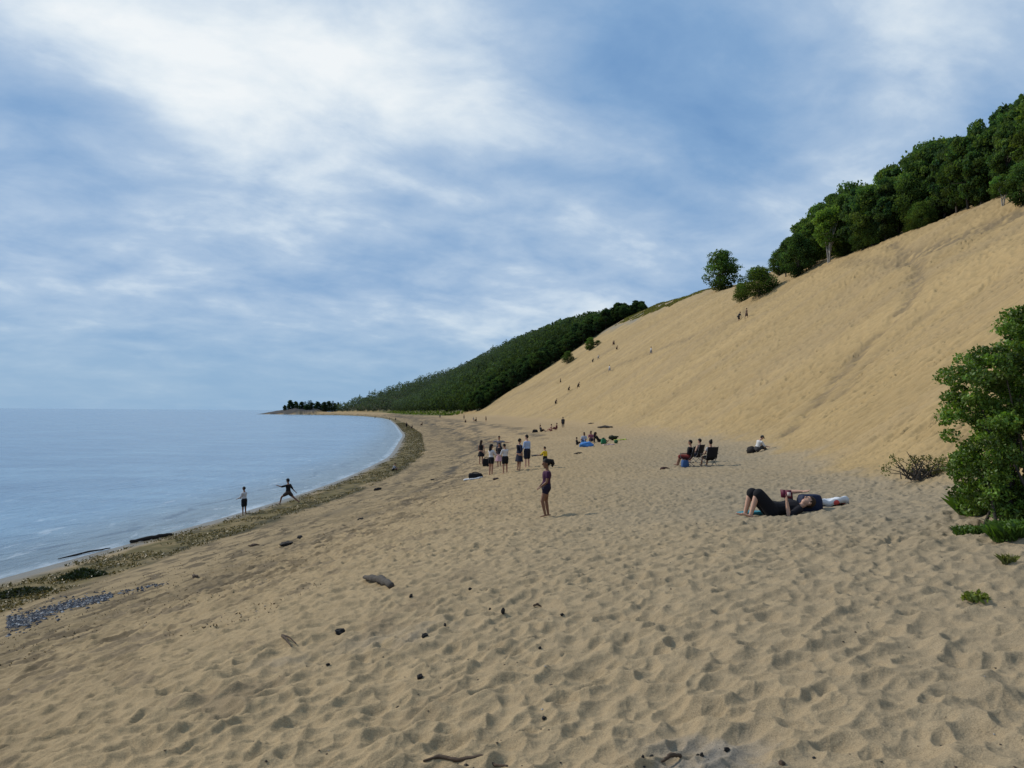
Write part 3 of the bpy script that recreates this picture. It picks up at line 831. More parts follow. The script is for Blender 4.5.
# tangle of dead branches with a few leaves on the sand bank left of the bush
dq = gpt(925, 478); DD = project(dq)[2] / FPX; cen = []; rad = []; stems = []
for i in range(80):
    a = rr.uniform(0, 6.28); b0 = Vector((rr.uniform(-.45, .75), rr.uniform(-.25, .35), 0.0)); L = rr.uniform(.25, .75)
    e = b0 + Vector((math.cos(a) * L, math.sin(a) * L * .5, rr.uniform(.03, .5)))
    mid_ = b0.lerp(e, .5) + Vector((rr.uniform(-.08, .08), 0, rr.uniform(0, .1)))
    stems.append(([b0 - Vector((0, 0, .05)), mid_, e], [.016, .010, .004]))
    if rr.random() < .55: cen.append(tuple(e)); rad.append(rr.uniform(.05, .13))
stems.append(([(-.10, 0, -.05), (-.22, 0, .30), (-.42, .02, .62)], [.026, .018, .006]))
for i in range(26): cen.append((rr.uniform(0, .85), rr.uniform(-.2, .3), rr.uniform(.05, .5))); rad.append(rr.uniform(.07, .15))
leafy('dead_branches', dq, cen, rad, 22, .055, (.065, .08, .025), 'tangle of dry branches with sparse leaves left of the tall bush', 'branches', stems, 5)

def tuft(px, py, n, h, spread, base, label, name, cat, seed, leaf=False, group=None):
    q = gpt(px, py); rg = np.random.default_rng(seed); t = empty(name, q)
    a = rg.random(n) * 6.283; r_ = spread * np.sqrt(rg.random(n))
    X_, Y_ = np.cos(a) * r_, np.sin(a) * r_ * .8
    z0 = np.array([gz_at(q.x + i, q.y + j) for i, j in zip(X_[:1], Y_[:1])])
    P = np.stack([X_, Y_, macro(q.x + X_, q.y + Y_) - float(macro(q.x, q.y)) - .02], 1)
    V, Fq = blades(P, rg.uniform(.5, 1, n) * h, rg.uniform(.003, .007, n), rg, .9)
    c = np.array(base)[None] * rg.uniform(.55, 1.35, n)[:, None]; c = np.repeat(c, 4, 0)
    if leaf:
        L = int(n * 1.2); ii = rg.integers(0, n, L)
        C = P[ii] + np.stack([rg.normal(0, .03, L), rg.normal(0, .03, L), rg.uniform(.15, .95, L) * h * .8], 1)
        v2, f2 = leaf_cards(C, rg.uniform(.035, .07, L), rg, aspect=.55)
        c2 = np.array(base)[None] * rg.uniform(.6, 1.5, L)[:, None]
        Fq = np.concatenate([Fq, f2 + len(V)]); V = np.concatenate([V, v2]); c = np.concatenate([c, np.repeat(c2, 4, 0)])
    mesh_np('foliage', V, Fq, LEAFN, t, colors=c, smooth=False)
    tag(t, label, cat, group)
tuft(985, 512, 2200, .34, .34, (.050, .095, .018), 'thick grassy undergrowth at the left foot of the tall bush', 'undergrowth', 'grass', 1, True)
tuft(972, 534, 380, .16, .16, (.055, .10, .022), 'low green plant on the sand just left of the tall bush', 'small_plant', 'plant', 2, True)
tuft(1018, 540, 1300, .26, .24, (.050, .10, .02), 'green grass clump at the right frame edge under the bush', 'grass_clump', 'grass', 3, True)
tuft(1008, 564, 110, .12, .05, (.07, .085, .035), 'small grass tuft on bare sand below the tall bush', 'grass_tuft', 'grass', 4)
tuft(975, 598, 70, .085, .08, (.09, .12, .028), 'small yellow green plant alone on the trampled sand', 'seedling', 'plant', 6, True)

# ================================================================== people
def V3(*a): return Vector(a)
def unit(v): return Vector(v).normalized()

def loft(rings, closed=True):
    """rings: list of (centre, axisA (Vector scaled), axisB (Vector scaled)); returns (V,F tris/quads list)"""
    seg = 12; V = []; Fq = []
    for c, a, b in rings:
        for k in range(seg):
            th = 2 * math.pi * k / seg; V.append(c + a * math.cos(th) + b * math.sin(th))
    n = len(rings)
    for i in range(n - 1):
        for k in range(seg):
            k2 = (k + 1) % seg; Fq.append((i * seg + k, i * seg + k2, (i + 1) * seg + k2, (i + 1) * seg + k))
    if closed:
        Fq.append(tuple(range(seg))[::-1]); Fq.append(tuple((n - 1) * seg + k for k in range(seg)))
    return V, Fq

def capsule(pts, rads, flat=None, ref=None):
    """tapered tube with rounded ends; flat squashes it along ref"""
    pts = [Vector(p) for p in pts]; rings = []; n = len(pts)
    dirs = [(pts[min(i + 1, n - 1)] - pts[max(i - 1, 0)]).normalized() for i in range(n)]
    seq = []
    d = dirs[0]; r = rads[0]
    for q in (.98, .8, .45): seq.append((pts[0] - d * r * q, r * math.sqrt(1 - q * q), d))
    for i in range(n): seq.append((pts[i], rads[i], dirs[i]))
    d = dirs[-1]; r = rads[-1]
    for q in (.45, .8, .98): seq.append((pts[-1] + d * r * q, r * math.sqrt(1 - q * q), d))
    prev = Vector(ref) if ref else None
    for c, r, d in seq:
        if prev is None: prev = d.orthogonal()
        a = prev - d * prev.dot(d)
        a = a.normalized() if a.length > 1e-4 else d.orthogonal().normalized()
        prev = a; rings.append((c, a * r * (flat or 1.0), d.cross(a) * r))
    return loft(rings)

def ellipsoid(c, X_, Y_, Z_, rx, ry, rz, nu=14, nv=9):
    V = []; Fq = []
    for j in range(nv + 1):
        ph = math.pi * (j / nv) * .996 + .006
        for k in range(nu):
            th = 2 * math.pi * k / nu
            V.append(c + X_ * rx * math.sin(ph) * math.cos(th) + Y_ * ry * math.sin(ph) * math.sin(th) + Z_ * rz * math.cos(ph))
    for j in range(nv):
        for k in range(nu):
            k2 = (k + 1) % nu; Fq.append((j * nu + k, (j + 1) * nu + k, (j + 1) * nu + k2, j * nu + k2))
    Fq.append(tuple(range(nu))); Fq.append(tuple(nv * nu + k for k in range(nu))[::-1])
    return V, Fq

def build(name, prims, m, parent=None, voxel=None, smooth=3, offset=None):
    V = []; Fq = []
    for v, f in prims:
        o = len(V); V += [tuple(p) for p in v]; Fq += [tuple(i + o for i in q) for q in f]
    me = bpy.data.meshes.new(name); me.from_pydata(V, [], Fq)
    bm = bmesh.new(); bm.from_mesh(me); bmesh.ops.recalc_face_normals(bm, faces=bm.faces); bm.to_mesh(me); bm.free()
    o = bpy.data.objects.new(name, me); COL.objects.link(o)
    if voxel:
        r_ = o.modifiers.new('r', 'REMESH'); r_.mode = 'VOXEL'; r_.voxel_size = voxel; r_.use_smooth_shade = True
        if smooth:
            s_ = o.modifiers.new('s', 'SMOOTH'); s_.iterations = smooth; s_.factor = .5
        dg = bpy.context.evaluated_depsgraph_get()
        me2 = bpy.data.meshes.new_from_object(o.evaluated_get(dg)); o.modifiers.clear(); o.data = me2; bpy.data.meshes.remove(me); me2.name = name; me = me2
    me.materials.clear(); me.materials.append(m)
    me.polygons.foreach_set('use_smooth', np.ones(len(me.polygons), bool))
    if parent: o.parent = parent
    return o

SK = {'light': (.52, .32, .23), 'tan': (.36, .20, .13), 'brown': (.20, .105, .065)}
HAIR = {'black': (.012, .010, .009), 'brown': (.045, .026, .016), 'blond': (.28, .19, .09)}

STAND = dict(torso=(0, .02, 1), front=(0, 1, 0), head=(0, .08, 1), larm=((-.16, .03, -1), (-.05, .18, -1)), rarm=((.16, .03, -1), (.05, .18, -1)),
             lleg=((-.05, .03, -1), (-.01, -.04, -1)), rleg=((.05, -.02, -1), (.01, -.05, -1)))
def P_(**k): d = dict(STAND); d.update(k); return d
SITG = P_(torso=(0, -.12, 1), larm=((-.2, .5, -.8), (.1, .95, -.1)), rarm=((.2, .5, -.8), (-.1, .95, -.1)), lleg=((-.18, .78, .6), (0, .45, -.9)), rleg=((.18, .78, .6), (0, .45, -.9)))
SITL = P_(torso=(0, -.25, 1), larm=((-.25, -.45, -.9), (-.05, -.1, -1)), rarm=((.2, .5, -.8), (-.1, .95, -.1)), lleg=((-.12, 1, .12), (0, 1, -.18)), rleg=((.16, .85, .5), (0, .6, -.8)))
SITC = P_(torso=(0, -.28, 1), head=(0, .05, 1), larm=((-.25, .25, -.9), (.05, 1, -.05)), rarm=((.25, .25, -.9), (-.05, 1, -.05)), lleg=((-.10, 1, .10), (-.02, .35, -1)), rleg=((.12, 1, .10), (.02, .30, -1)))
CLIMB = P_(torso=(0, .45, .9), head=(0, .35, 1), larm=((-.2, .5, -.8), (0, .6, -.8)), rarm=((.2, .2, -.95), (0, .4, -.9)), lleg=((-.06, .75, -.75), (0, -.15, -1)), rleg=((.06, -.1, -1), (0, -.3, -1)))
WALK = P_(larm=((-.15, .25, -1), (0, .35, -1)), rarm=((.15, -.25, -1), (0, .05, -1)), lleg=((-.04, -.22, -1), (0, -.4, -1)), rleg=((.04, .28, -1), (0, .08, -1)))

def person(label, px, py, H, rot, pose=STAND, skin='tan', hair='black', hstyle='short', top=None, sleeve=.5, bottom=None, bkind='shorts', blen=.55, detail=1, group=None, sink=.03, hatc=None, cat='person', loc=None, female=False, hem=.02, bulk=1.2, hs=1.06):
    q = loc if loc is not None else gpt(px, py)
    root = empty('person', q, rot); k = H / 1.7
    T = unit(pose['torso']); Fr = Vector(pose['front']); Fr = (Fr - T * Fr.dot(T)).normalized(); Rt = Fr.cross(T).normalized()
    pel = V3(0, 0, 0); wd = (.93 if female else 1.0) * bulk
    def tp(t, lat=0, fr=0): return pel + T * t + Rt * lat + Fr * fr
    hdir = unit(pose['head']); HF = Vector(pose.get('face', tuple(Fr))); HF = (HF - hdir * HF.dot(hdir)).normalized(); HR = HF.cross(hdir).normalized()
    trings = [(-.10, .10, .085), (-.04, .150, .105), (.03, .158 if female else .150, .11), (.12, .138, .098), (.21, .118 if female else .130, .088), (.31, .138, .102), (.39, .158, .108), (.45, .165, .095), (.495, .12, .075), (.525, .065, .06)]
    def torso_pr(off=0, t0=-.2, t1=.6):
        rg_ = [(tp(t), Rt * (a * wd + off), Fr * (b * wd + off)) for t, a, b in trings if t0 <= t <= t1]
        return loft(rg_)
    body = [torso_pr()]
    nk = tp(.50); hb = nk + T * .045 + hdir * .045
    body.append(capsule([tp(.46), nk + T * .03, hb + hdir * .03], [.06, .052, .05]))
    hc = hb + hdir * .115 * hs + HF * .012
    nb = len(body)
    body.append(ellipsoid(hc + hdir * .02, HR, HF, hdir, .074, .093, .10)); body.append(ellipsoid(hc - hdir * .045 + HF * .022, HR, HF, hdir, .055, .062, .072))
    body.append(ellipsoid(hc - hdir * .012 + HF * .098, HR, HF, hdir, .014, .020, .022, 8, 6))
    for sgn in (-1, 1): body.append(ellipsoid(hc + HR * sgn * .076 - HF * .005, HR, HF, hdir, .012, .022, .032, 8, 6))
    for hv_, _ in body[nb:]:
        for v in hv_: v[:] = hc + (v - hc) * hs
    hips = .085 * wd; sh = .175 * wd
    topp = []; botp = []
    if top: topp.append(torso_pr(.014, hem, .5))
    for nm, sgn in (('larm', -1), ('rarm', 1)):
        a, b = pose[nm]; a = unit(a); b = unit(b)
        s0 = tp(.445, sgn * sh); e = s0 + a * .285; w_ = e + b * .245
        body.append(capsule([tp(.44, sgn * sh * .7), s0, s0 + a * .10, e], [.058, .054, .047, .037])); body.append(capsule([e, e + b * .08, w_], [.037, .038, .026]))
        # hand: palm, four curled fingers of different lengths, thumb off the side
        pn = b.cross(Rt if abs(b.dot(Rt)) < .8 else Fr).normalized(); sd_ = b.cross(pn).normalized()
        hd = b
        body.append(capsule([w_, w_ + hd * .045, w_ + hd * .085], [.028, .038, .038], .5, pn))
        for fi, (o_, ln) in enumerate(((-.027, .062), (-.009, .075), (.009, .072), (.027, .055))):
            f0 = w_ + hd * .085 + sd_ * o_; f1 = f0 + hd * ln * .5 + pn * .004; f2 = f1 + (hd * .75 + pn * .5) * ln * .5
            body.append(capsule([f0 - hd * .02, f1, f2], [.0095, .009, .0075]))
        th0 = w_ + hd * .03 + sd_ * -.03; body.append(capsule([th0, th0 + (hd * .6 - sd_ * .7) * .035, th0 + (hd * 1.0 - sd_ * .7) * .06], [.012, .011, .009]))
        if top and sleeve > 0:
            L = [tp(.44, sgn * sh * .6), s0, s0 + a * .285 * min(1, sleeve * 2)]
            rr_ = [.072, .070, .062]
            if sleeve > .5: L += [e + b * .245 * (sleeve - .5) * 2]; rr_[-1] = .054; rr_ += [.045]
            topp.append(capsule(L, rr_))
        elif top:
            topp.append(capsule([tp(.40, sgn * sh * .62), tp(.49, sgn * sh * .55)], [.055, .045]))
        pose.setdefault('_h', {}); hands[nm] = w_ + hd * .09
    zmin = 1e9; knees = []; ankles = []
    for nm, sgn in (('lleg', -1), ('rleg', 1)):
        a, b = pose[nm]; a = unit(a); b = unit(b)
        h0 = tp(-.03, sgn * hips); kn = h0 + a * .415; an = kn + b * .40
        body.append(capsule([h0, h0 + a * .14, kn], [.092 * wd, .082 * wd, .055])); body.append(capsule([kn, kn + b * .12, an], [.054, .055, .036]))
        fd = Vector(pose.get(nm + 'f', tuple(Fr if abs(b.dot(Fr)) < .85 else T)))
        fd = (fd - b * fd.dot(b)).normalized(); ft = an + b * .045
        body.append(capsule([ft - fd * .045, ft + fd * .06, ft + fd * .15], [.036, .037, .026], .62, b))
        knees.append(kn); ankles.append(ft + b * .02)
        if bottom and bkind in ('shorts', 'trousers'):
            fr_ = blen; L = [h0 - a * .02, h0 + a * .415 * min(1, fr_)]; rr_ = [.112 * wd, .088 * wd]
            if fr_ > 1: rr_[-1] = .068; L.append(kn + b * .40 * (fr_ - 1)); rr_.append(.056)
            botp.append(capsule(L, rr_))
    if bottom:
        botp.append(loft([(tp(t), Rt * (a_ * wd + .018), Fr * (b_ * wd + .018)) for t, a_, b_ in trings if -.11 <= t <= .16]))
        if bkind in ('skirt', 'dress'):
            c1 = (knees[0] + knees[1]) / 2; c0 = tp(.10); hemc = tp(-.03).lerp(c1, blen); ax = (hemc - c0).normalized(); rx = (Rt - ax * Rt.dot(ax)).normalized(); ry = ax.cross(rx)
            sp_ = abs((knees[1] - knees[0]).dot(rx)) * .5 * min(1, blen)
            botp = [loft([(c0.lerp(hemc, f), rx * (.145 + (.07 + sp_) * f), ry * (.11 + .085 * f)) for f in (0, .2, .4, .7, 1.0)])]
            if bkind == 'dress': botp.append(torso_pr(.014, .05, .5))
    vox = {2: .0085, 1: .013, 0: .024}[detail]; cl = {2: .011, 1: .016, 0: .026}[detail]
    bo = build('body', body, skinm(SK[skin]), root, vox, 2)
    zs = np.empty(len(bo.data.vertices) * 3, np.float32); bo.data.vertices.foreach_get('co', zs); zlow = float(zs.reshape(-1, 3)[:, 2].min())
    if topp: build('shirt', topp, fabric(top), root, cl, 3)
    if botp: build('dress' if bkind == 'dress' else 'skirt' if bkind == 'skirt' else bkind, botp, fabric(bottom), root, cl, 3)
    # hair
    hv, hf = ellipsoid(hc + hdir * .028 - HF * .008, HR, HF, hdir, .084, .100, .104, 18, 12)
    cut = []
    for f in hf:
        c = sum((hv[i] for i in f), V3(0, 0, 0)) / len(f) - hc
        if c.dot(HF) > .035 and c.dot(hdir) < .062: continue
        if c.dot(HF) > -.03 and c.dot(hdir) < -.01: continue
        if c.dot(hdir) < -.07: continue
        cut.append(f)
    hp = [(hv, cut)]
    if hstyle == 'long':
        hp.append(capsule([hc + hdir * .05 - HF * .06, hc - hdir * .06 - HF * .085, hc - hdir * .20 - HF * .085 - T * .02, hc - hdir * .30 - HF * .07], [.075, .082, .075, .045]))
    if hstyle == 'bun': hp.append(ellipsoid(hc + hdir * .115 - HF * .07, HR, HF, hdir, .052, .052, .050, 10, 8))
    if hstyle == 'pony':
        hp.append(capsule([hc + hdir * .06 - HF * .09, hc + hdir * .045 - HF * .15, hc - hdir * .03 - HF * .17, hc - hdir * .08 - HF * .15], [.050, .062, .052, .025]))
        hp.append(ellipsoid(hc + hdir * .03 - HF * .05, HR, HF, hdir, .088, .08, .09, 10, 8))
    if hstyle == 'curly': hp.append(ellipsoid(hc + hdir * .05 - HF * .02, HR, HF, hdir, .105, .115, .10, 12, 9))
    for hv_, _ in hp:
        for v in hv_: v[:] = hc + (v - hc) * hs
    build('hair', hp, fabric(HAIR[hair], .75, .4, 60), root)
    if hatc:
        hv, hf = ellipsoid(hc + hdir * .04, HR, HF, hdir, .092, .108, .108, 18, 12)
        hp = [(hv, [f for f in hf if min((hv[i] - hc).dot(hdir) for i in f) > .02])]
        hp.append(loft([(hc + hdir * .058 + HF * .10, HR * .075, HF * .075), (hc + hdir * .066 + HF * .10, HR * .075, HF * .075)]))
        for hv_, _ in hp:
            for v in hv_: v[:] = hc + (v - hc) * hs
        build('cap', hp, fabric(hatc), root)
    if detail >= 1:
        ey = []
        for sgn in (-1, 1): ey.append(ellipsoid(hc + HR * sgn * .030 + HF * .087 + hdir * .014, HR, HF, hdir, .012, .008, .007, 8, 6))
        for hv_, _ in ey:
            for v in hv_: v[:] = hc + (v - hc) * hs
        build('eyes', ey, fabric((.02, .015, .012), .3), root)
        build('mouth', [ellipsoid(hc + (HF * .082 - hdir * .055) * hs, HR, HF, hdir, .020, .006, .006, 8, 6)], fabric((.25, .07, .06), .5), root)
    root.scale = (k, k, k)
    root.location = (q[0], q[1], q[2] - zlow * k - sink)
    tag(root, label, cat, group)
    return root

hands = {}
def hpx(px, py, ptop):
    q = gpt(px, py); return (py - ptop) * project(q)[2] / FPX

NAVY = (.012, .016, .035); BLACK = (.010, .010, .012); WHITE = (.72, .71, .70); LBLUE = (.36, .47, .68); YEL = (.75, .52, .03); PURP = (.055, .016, .048); PINK = (.55, .33, .36)
GREY = (.25, .25, .26); RED = (.32, .04, .03); TEAL = (.03, .22, .26)

# girl standing alone in the middle of the beach, facing the water
person('girl in a purple top and dark shorts standing alone in mid beach facing the water', 546, 516, hpx(546, 516, 461), R(97), P_(torso=(0, -.05, 1), head=(0, .10, 1), larm=((-.20, .18, -.95), (.45, .60, -.55)), rarm=((.22, .10, -.98), (-.3, .62, -.62)), lleg=((-.03, .34, -1), (0, -.22, -1)), rleg=((.03, -.06, -1), (0, -.16, -1))),
       'brown', 'black', 'pony', PURP, .22, (.016, .012, .03), 'shorts', .30, 2, female=True, hem=-.06, bulk=1.3, hs=1.22)
# the two at the water's edge
person('boy in a white shirt and dark shorts standing at the waterline', 244, 514, hpx(244, 514, 487), R(75), P_(larm=((-.1, .35, -1), (.1, .8, -.3)), rarm=((.1, .35, -1), (-.1, .8, -.3))), 'brown', 'black', 'short', (.55, .55, .58), .45, BLACK, 'shorts', .75, 1, hem=-.02)
person('person in a black shirt and cap in a wide throwing stance at the waterline', 288, 504, 1.62, R(72), P_(torso=(-.05, -.02, 1), larm=((-.55, .85, -.25), (-.15, 1, .3)), rarm=((.30, -.40, -.9), (.25, -.6, -.7)), lleg=((-.25, .95, -.65), (-.05, .25, -1)), rleg=((.25, -.75, -.8), (.05, -.95, -.65))),
       'brown', 'black', 'short', BLACK, .45, (.05, .035, .03), 'shorts', .5, 1, hatc=(.012, .012, .016), hem=-.05)
# the standing group
GS = 'people standing together in a group on the beach'
person('person in a sleeveless black dress at the left end of the standing group', 481, 464, hpx(481, 465, 441), R(-30), P_(larm=((-.15, .1, -1), (.1, .3, -1))), 'tan', 'brown', 'long', None, 0, BLACK, 'dress', .75, 1, GS, female=True)
person('long haired woman in white top and black shorts, second from left of the standing group', 491, 474, hpx(491, 474, 444), R(-50), P_(larm=((-.15, .5, -.8), (.5, .8, .1)), rarm=((.15, .5, -.8), (-.5, .8, .1))), 'tan', 'black', 'long', (.58, .55, .54), .55, BLACK, 'shorts', .45, 1, GS, female=True)
person('woman in a dark top and pale pink skirt in the middle of the standing group', 499, 466, hpx(499, 466, 443), R(150), P_(), 'tan', 'black', 'long', (.03, .025, .03), .3, PINK, 'skirt', 1.15, 1, GS, female=True)
person('person in white shirt and black shorts looking down in the group', 505, 473, hpx(505, 473, 444), R(45), P_(head=(0, .35, 1), larm=((-.15, .35, -.9), (.4, .8, -.2)), rarm=((.15, .35, -.9), (-.4, .8, -.2))), 'tan', 'black', 'short', (.60, .58, .58), .55, BLACK, 'shorts', .6, 1, GS)
person('person with both arms stretched sideways at the back of the standing group', 499, 460, hpx(499, 460, 436), R(170), P_(larm=((-1, .1, -.15), (-1, .3, .0)), rarm=((1, .1, -.15), (1, .3, .05))), 'tan', 'black', 'short', (.22, .20, .22), .3, (.02, .02, .03), 'shorts', .7, 1, GS)
person('person in a long navy dress beside the man in the light blue shirt', 519, 470, hpx(519, 470, 439), R(-60), P_(larm=((-.12, .2, -1), (.1, .5, -.9))), 'tan', 'black', 'short', (.012, .018, .045), .55, (.014, .016, .035), 'dress', .95, 1, GS)
person('tall man in light blue shirt and dark shorts right of the standing group', 527, 467, hpx(527, 467, 435), R(55), P_(larm=((-.12, .2, -1), (.1, .6, -.7)), rarm=((.2, .05, -1), (.1, .2, -1))), 'light', 'black', 'short', LBLUE, .75, (.014, .016, .03), 'shorts', .8, 1, GS, hem=-.04)
person('child in a yellow shirt walking behind the girl in the purple top', 545, 468, hpx(545, 468, 446), R(60), P_(larm=((-.5, .5, -.7), (-.2, .9, -.3)), rarm=((.15, -.1, -1), (0, .1, -1))), 'tan', 'black', 'short', YEL, .5, BLACK, 'shorts', .8, 1)

# reader lying on the sand at the right
rq = gpt(771, 515)
LIE = dict(torso=(1, .06, .10), front=(-.10, -.10, 1), head=(1, .02, .42), face=(-.55, -.15, 1), larm=((-.72, -.35, -.32), (-.10, .10, 1)), rarm=((.15, .55, .62), (.75, -.62, .10)),
           lleg=((-.62, -.04, .78), (-.32, -.03, -1)), rleg=((-.66, .06, .66), (-.22, .10, -1)), llegf=(-1, 0, 0), rlegf=(-1, 0, 0))
reader = person('woman in black lying on her back with knees raised reading a book', 0, 0, 1.66, 0, LIE, 'light', 'brown', 'short', (.013, .012, .016), .42, (.010, .010, .013), 'trousers', .90, 2, loc=rq, female=True, sink=.05, bulk=1.3)
RH = reader.matrix_basis.copy()
hl_ = {k: reader.location + v * (1.66 / 1.7) for k, v in hands.items()}

# people on the folding chairs and on the sand
CG = 'people sitting together by the folding chairs'
def seated_z(q, h): return Vector((q[0], q[1], q[2] + h))

def bars(segs, r=.012):
    return [capsule([a, b], [r, r]) for a, b in segs]
def folding_chair(q, rot, label, group):
    t = empty('folding_chair', q, rot); fm = fabric((.012, .012, .015), .85); mm = fabric((.16, .16, .17), .4)
    w_ = .28
    def sheet(pts, sag):
        a, b, c, d = [Vector(p) for p in pts]; V = []; Fq = []; n = 7
        for i in range(n):
            for j in range(n):
                u_, v_ = i / (n - 1), j / (n - 1)
                p = a.lerp(b, u_).lerp(d.lerp(c, u_), v_); s_ = 4 * u_ * (1 - u_)
                V.append(p + Vector(sag) * s_)
        for i in range(n - 1):
            for j in range(n - 1): Fq.append((i * n + j, (i + 1) * n + j, (i + 1) * n + j + 1, i * n + j + 1))
        nV = len(V); nr = (b - a).cross(d - a).normalized() * .008
        V += [p - nr for p in V[:nV]]; Fq += [tuple(k + nV for k in f)[::-1] for f in Fq[:]]
        for i in range(n - 1):
            for (x0, x1) in ((i, i + 1), ((n - 1) * n + i, (n - 1) * n + i + 1), (i * n, (i + 1) * n), (i * n + n - 1, (i + 1) * n + n - 1)):
                Fq.append((x0, x1, x1 + nV, x0 + nV))
        return V, Fq
    build('seat', [sheet([(-w_, -.2, .40), (w_, -.2, .40), (w_, .25, .43), (-w_, .25, .43)], (0, 0, -.06))], fm, t)
    build('backrest', [sheet([(-w_, -.22, .42), (w_, -.22, .42), (w_, -.36, .94), (-w_, -.36, .94)], (0, -.06, 0))], fm, t)
    for s_ in (-1, 1):
        build('leg', bars([((s_ * w_, .27, .43), (s_ * w_, -.30, 0)), ((s_ * w_, -.30, 0), (s_ * w_, -.34, .01))]), mm, t)
        build('leg', bars([((s_ * w_, -.22, .42), (s_ * w_, .27, 0)), ((s_ * w_, .27, 0), (s_ * w_, .31, .01))]), mm, t)
        build('armrest', [loft([(V3(s_ * (w_ + .02), -.29, .62), V3(.035, 0, 0), V3(0, 0, .016)), (V3(s_ * (w_ + .02), .27, .60), V3(.035, 0, 0), V3(0, 0, .016))])], fm, t)
        build('back_post', bars([((s_ * w_, -.22, .42), (s_ * w_, -.36, .96))]), mm, t)
        build('arm_post', bars([((s_ * w_, .25, .43), (s_ * (w_ + .02), .25, .60))]), mm, t)
    build('crossbar', bars([((-w_, -.31, .03), (w_, -.31, .03)), ((-w_, .28, .03), (w_, .28, .03))]), mm, t)
    tag(t, label, 'chair', group); return t
def on_chair(px, py, rot, label, clabel, sit=.44, **kw):
    q = gpt(px, py); folding_chair(q, rot, clabel, 'folding chairs on the sand')
    o = person(label, 0, 0, 1.66, rot, P_(**{**SITC, **kw.pop('pose', {})}), loc=q, group=CG, **kw)
    o.location = q + Vector((0, 0, sit)) - Vector((-math.sin(rot), math.cos(rot), 0)) * .08     # the pelvis into the seat
    return o
on_chair(687, 466.5, R(68), 'short haired person in black shirt and red shorts in the left folding chair', 'black folding chair holding the left sitter of the seated trio', skin='tan', hair='black', top=BLACK, sleeve=.5, bottom=(.20, .035, .03), bkind='shorts', blen=.95,
         pose=dict(torso=(0, -.18, 1)))
on_chair(709, 466, R(18), 'person with a dark bun in a pale top sitting in the right folding chair', 'black folding chair with visible metal legs at the right of the seated trio', skin='tan', hair='black', hstyle='bun', top=(.50, .47, .46), sleeve=.15, bottom=BLACK, bkind='shorts', blen=.6, female=True,
         pose=dict(torso=(0, -.15, 1), rarm=((.45, .4, -.7), (.15, .6, .8))))
on_chair(696, 462.5, R(48), 'middle person of the seated trio with bare pale arms', 'dark folding chair mostly hidden behind the other two chairs', skin='light', hair='black', top=(.03, .03, .035), sleeve=0, bottom=(.02, .02, .03), bkind='shorts', blen=.6)
person('person in a white top sitting hunched over on the sand beside the dune foot', 757, 452, 1.62, R(-75), P_(**{**SITL, 'torso': (.1, .35, 1), 'head': (0, .6, .8), 'larm': ((-.2, .7, -.6), (.2, .7, -.5))}), 'light', 'brown', 'short', (.62, .61, .60), .6, (.05, .048, .05), 'trousers', 1.6, 1, hatc=(.10, .10, .09))

# picnic group
PG = 'people sitting together on the blue picnic blanket'
person('small child in dark clothes sitting just left of the blue blanket', 577, 445, 1.15, R(-90), SITG, 'brown', 'black', 'short', BLACK, .5, BLACK, 'shorts', .9, 0)
person('dark haired person in a white top sitting at the left of the blue blanket', 584, 443, 1.62, R(165), SITG, 'brown', 'black', 'long', (.42, .42, .46), .5, (.10, .25, .55), 'trousers', 1.7, 0, PG, female=True)
person('dark haired person in a pink top sitting in the middle of the picnic group', 591, 442, 1.62, R(185), SITG, 'brown', 'black', 'long', (.30, .10, .13), .4, (.05, .05, .08), 'trousers', 1.7, 0, PG, female=True)
person('person in long black clothes leaning back at the right of the picnic group', 599, 444, 1.68, R(-80), P_(**{**SITL, 'torso': (0, -.75, 1), 'larm': ((-.2, -.2, -1), (0, 0, -1))}), 'brown', 'black', 'long', BLACK, .9, BLACK, 'trousers', 1.8, 0, PG, female=True)
# farther along the foot of the dune
person('slim person in dark clothes leaning back on the sand far behind the yellow shirted child', 541, 432, 1.6, R(-70), P_(**{**SITL, 'larm': ((-.2, .2, .9), (0, .1, 1))}), 'tan', 'black', 'short', (.05, .05, .06), .4, BLACK, 'shorts', .8, 0)
person('pale skinned person sitting upright far off, just left of a person in dark red', 551, 431, 1.65, R(60), SITG, 'light', 'brown', 'short', None, 0, (.3, .12, .1), 'shorts', .5, 0)
person('person in dark red sitting on the far sand beside a pale skinned person', 556, 430, 1.6, R(80), SITL, 'tan', 'black', 'short', (.10, .02, .02), .5, (.12, .03, .03), 'shorts', .9, 0)
person('lone person in dark clothes standing on the far sand near the dune foot', 563, 428, hpx(563, 428, 417), R(20), STAND, 'brown', 'black', 'short', (.05, .05, .055), .5, (.03, .03, .04), 'trousers', 1.6, 0)
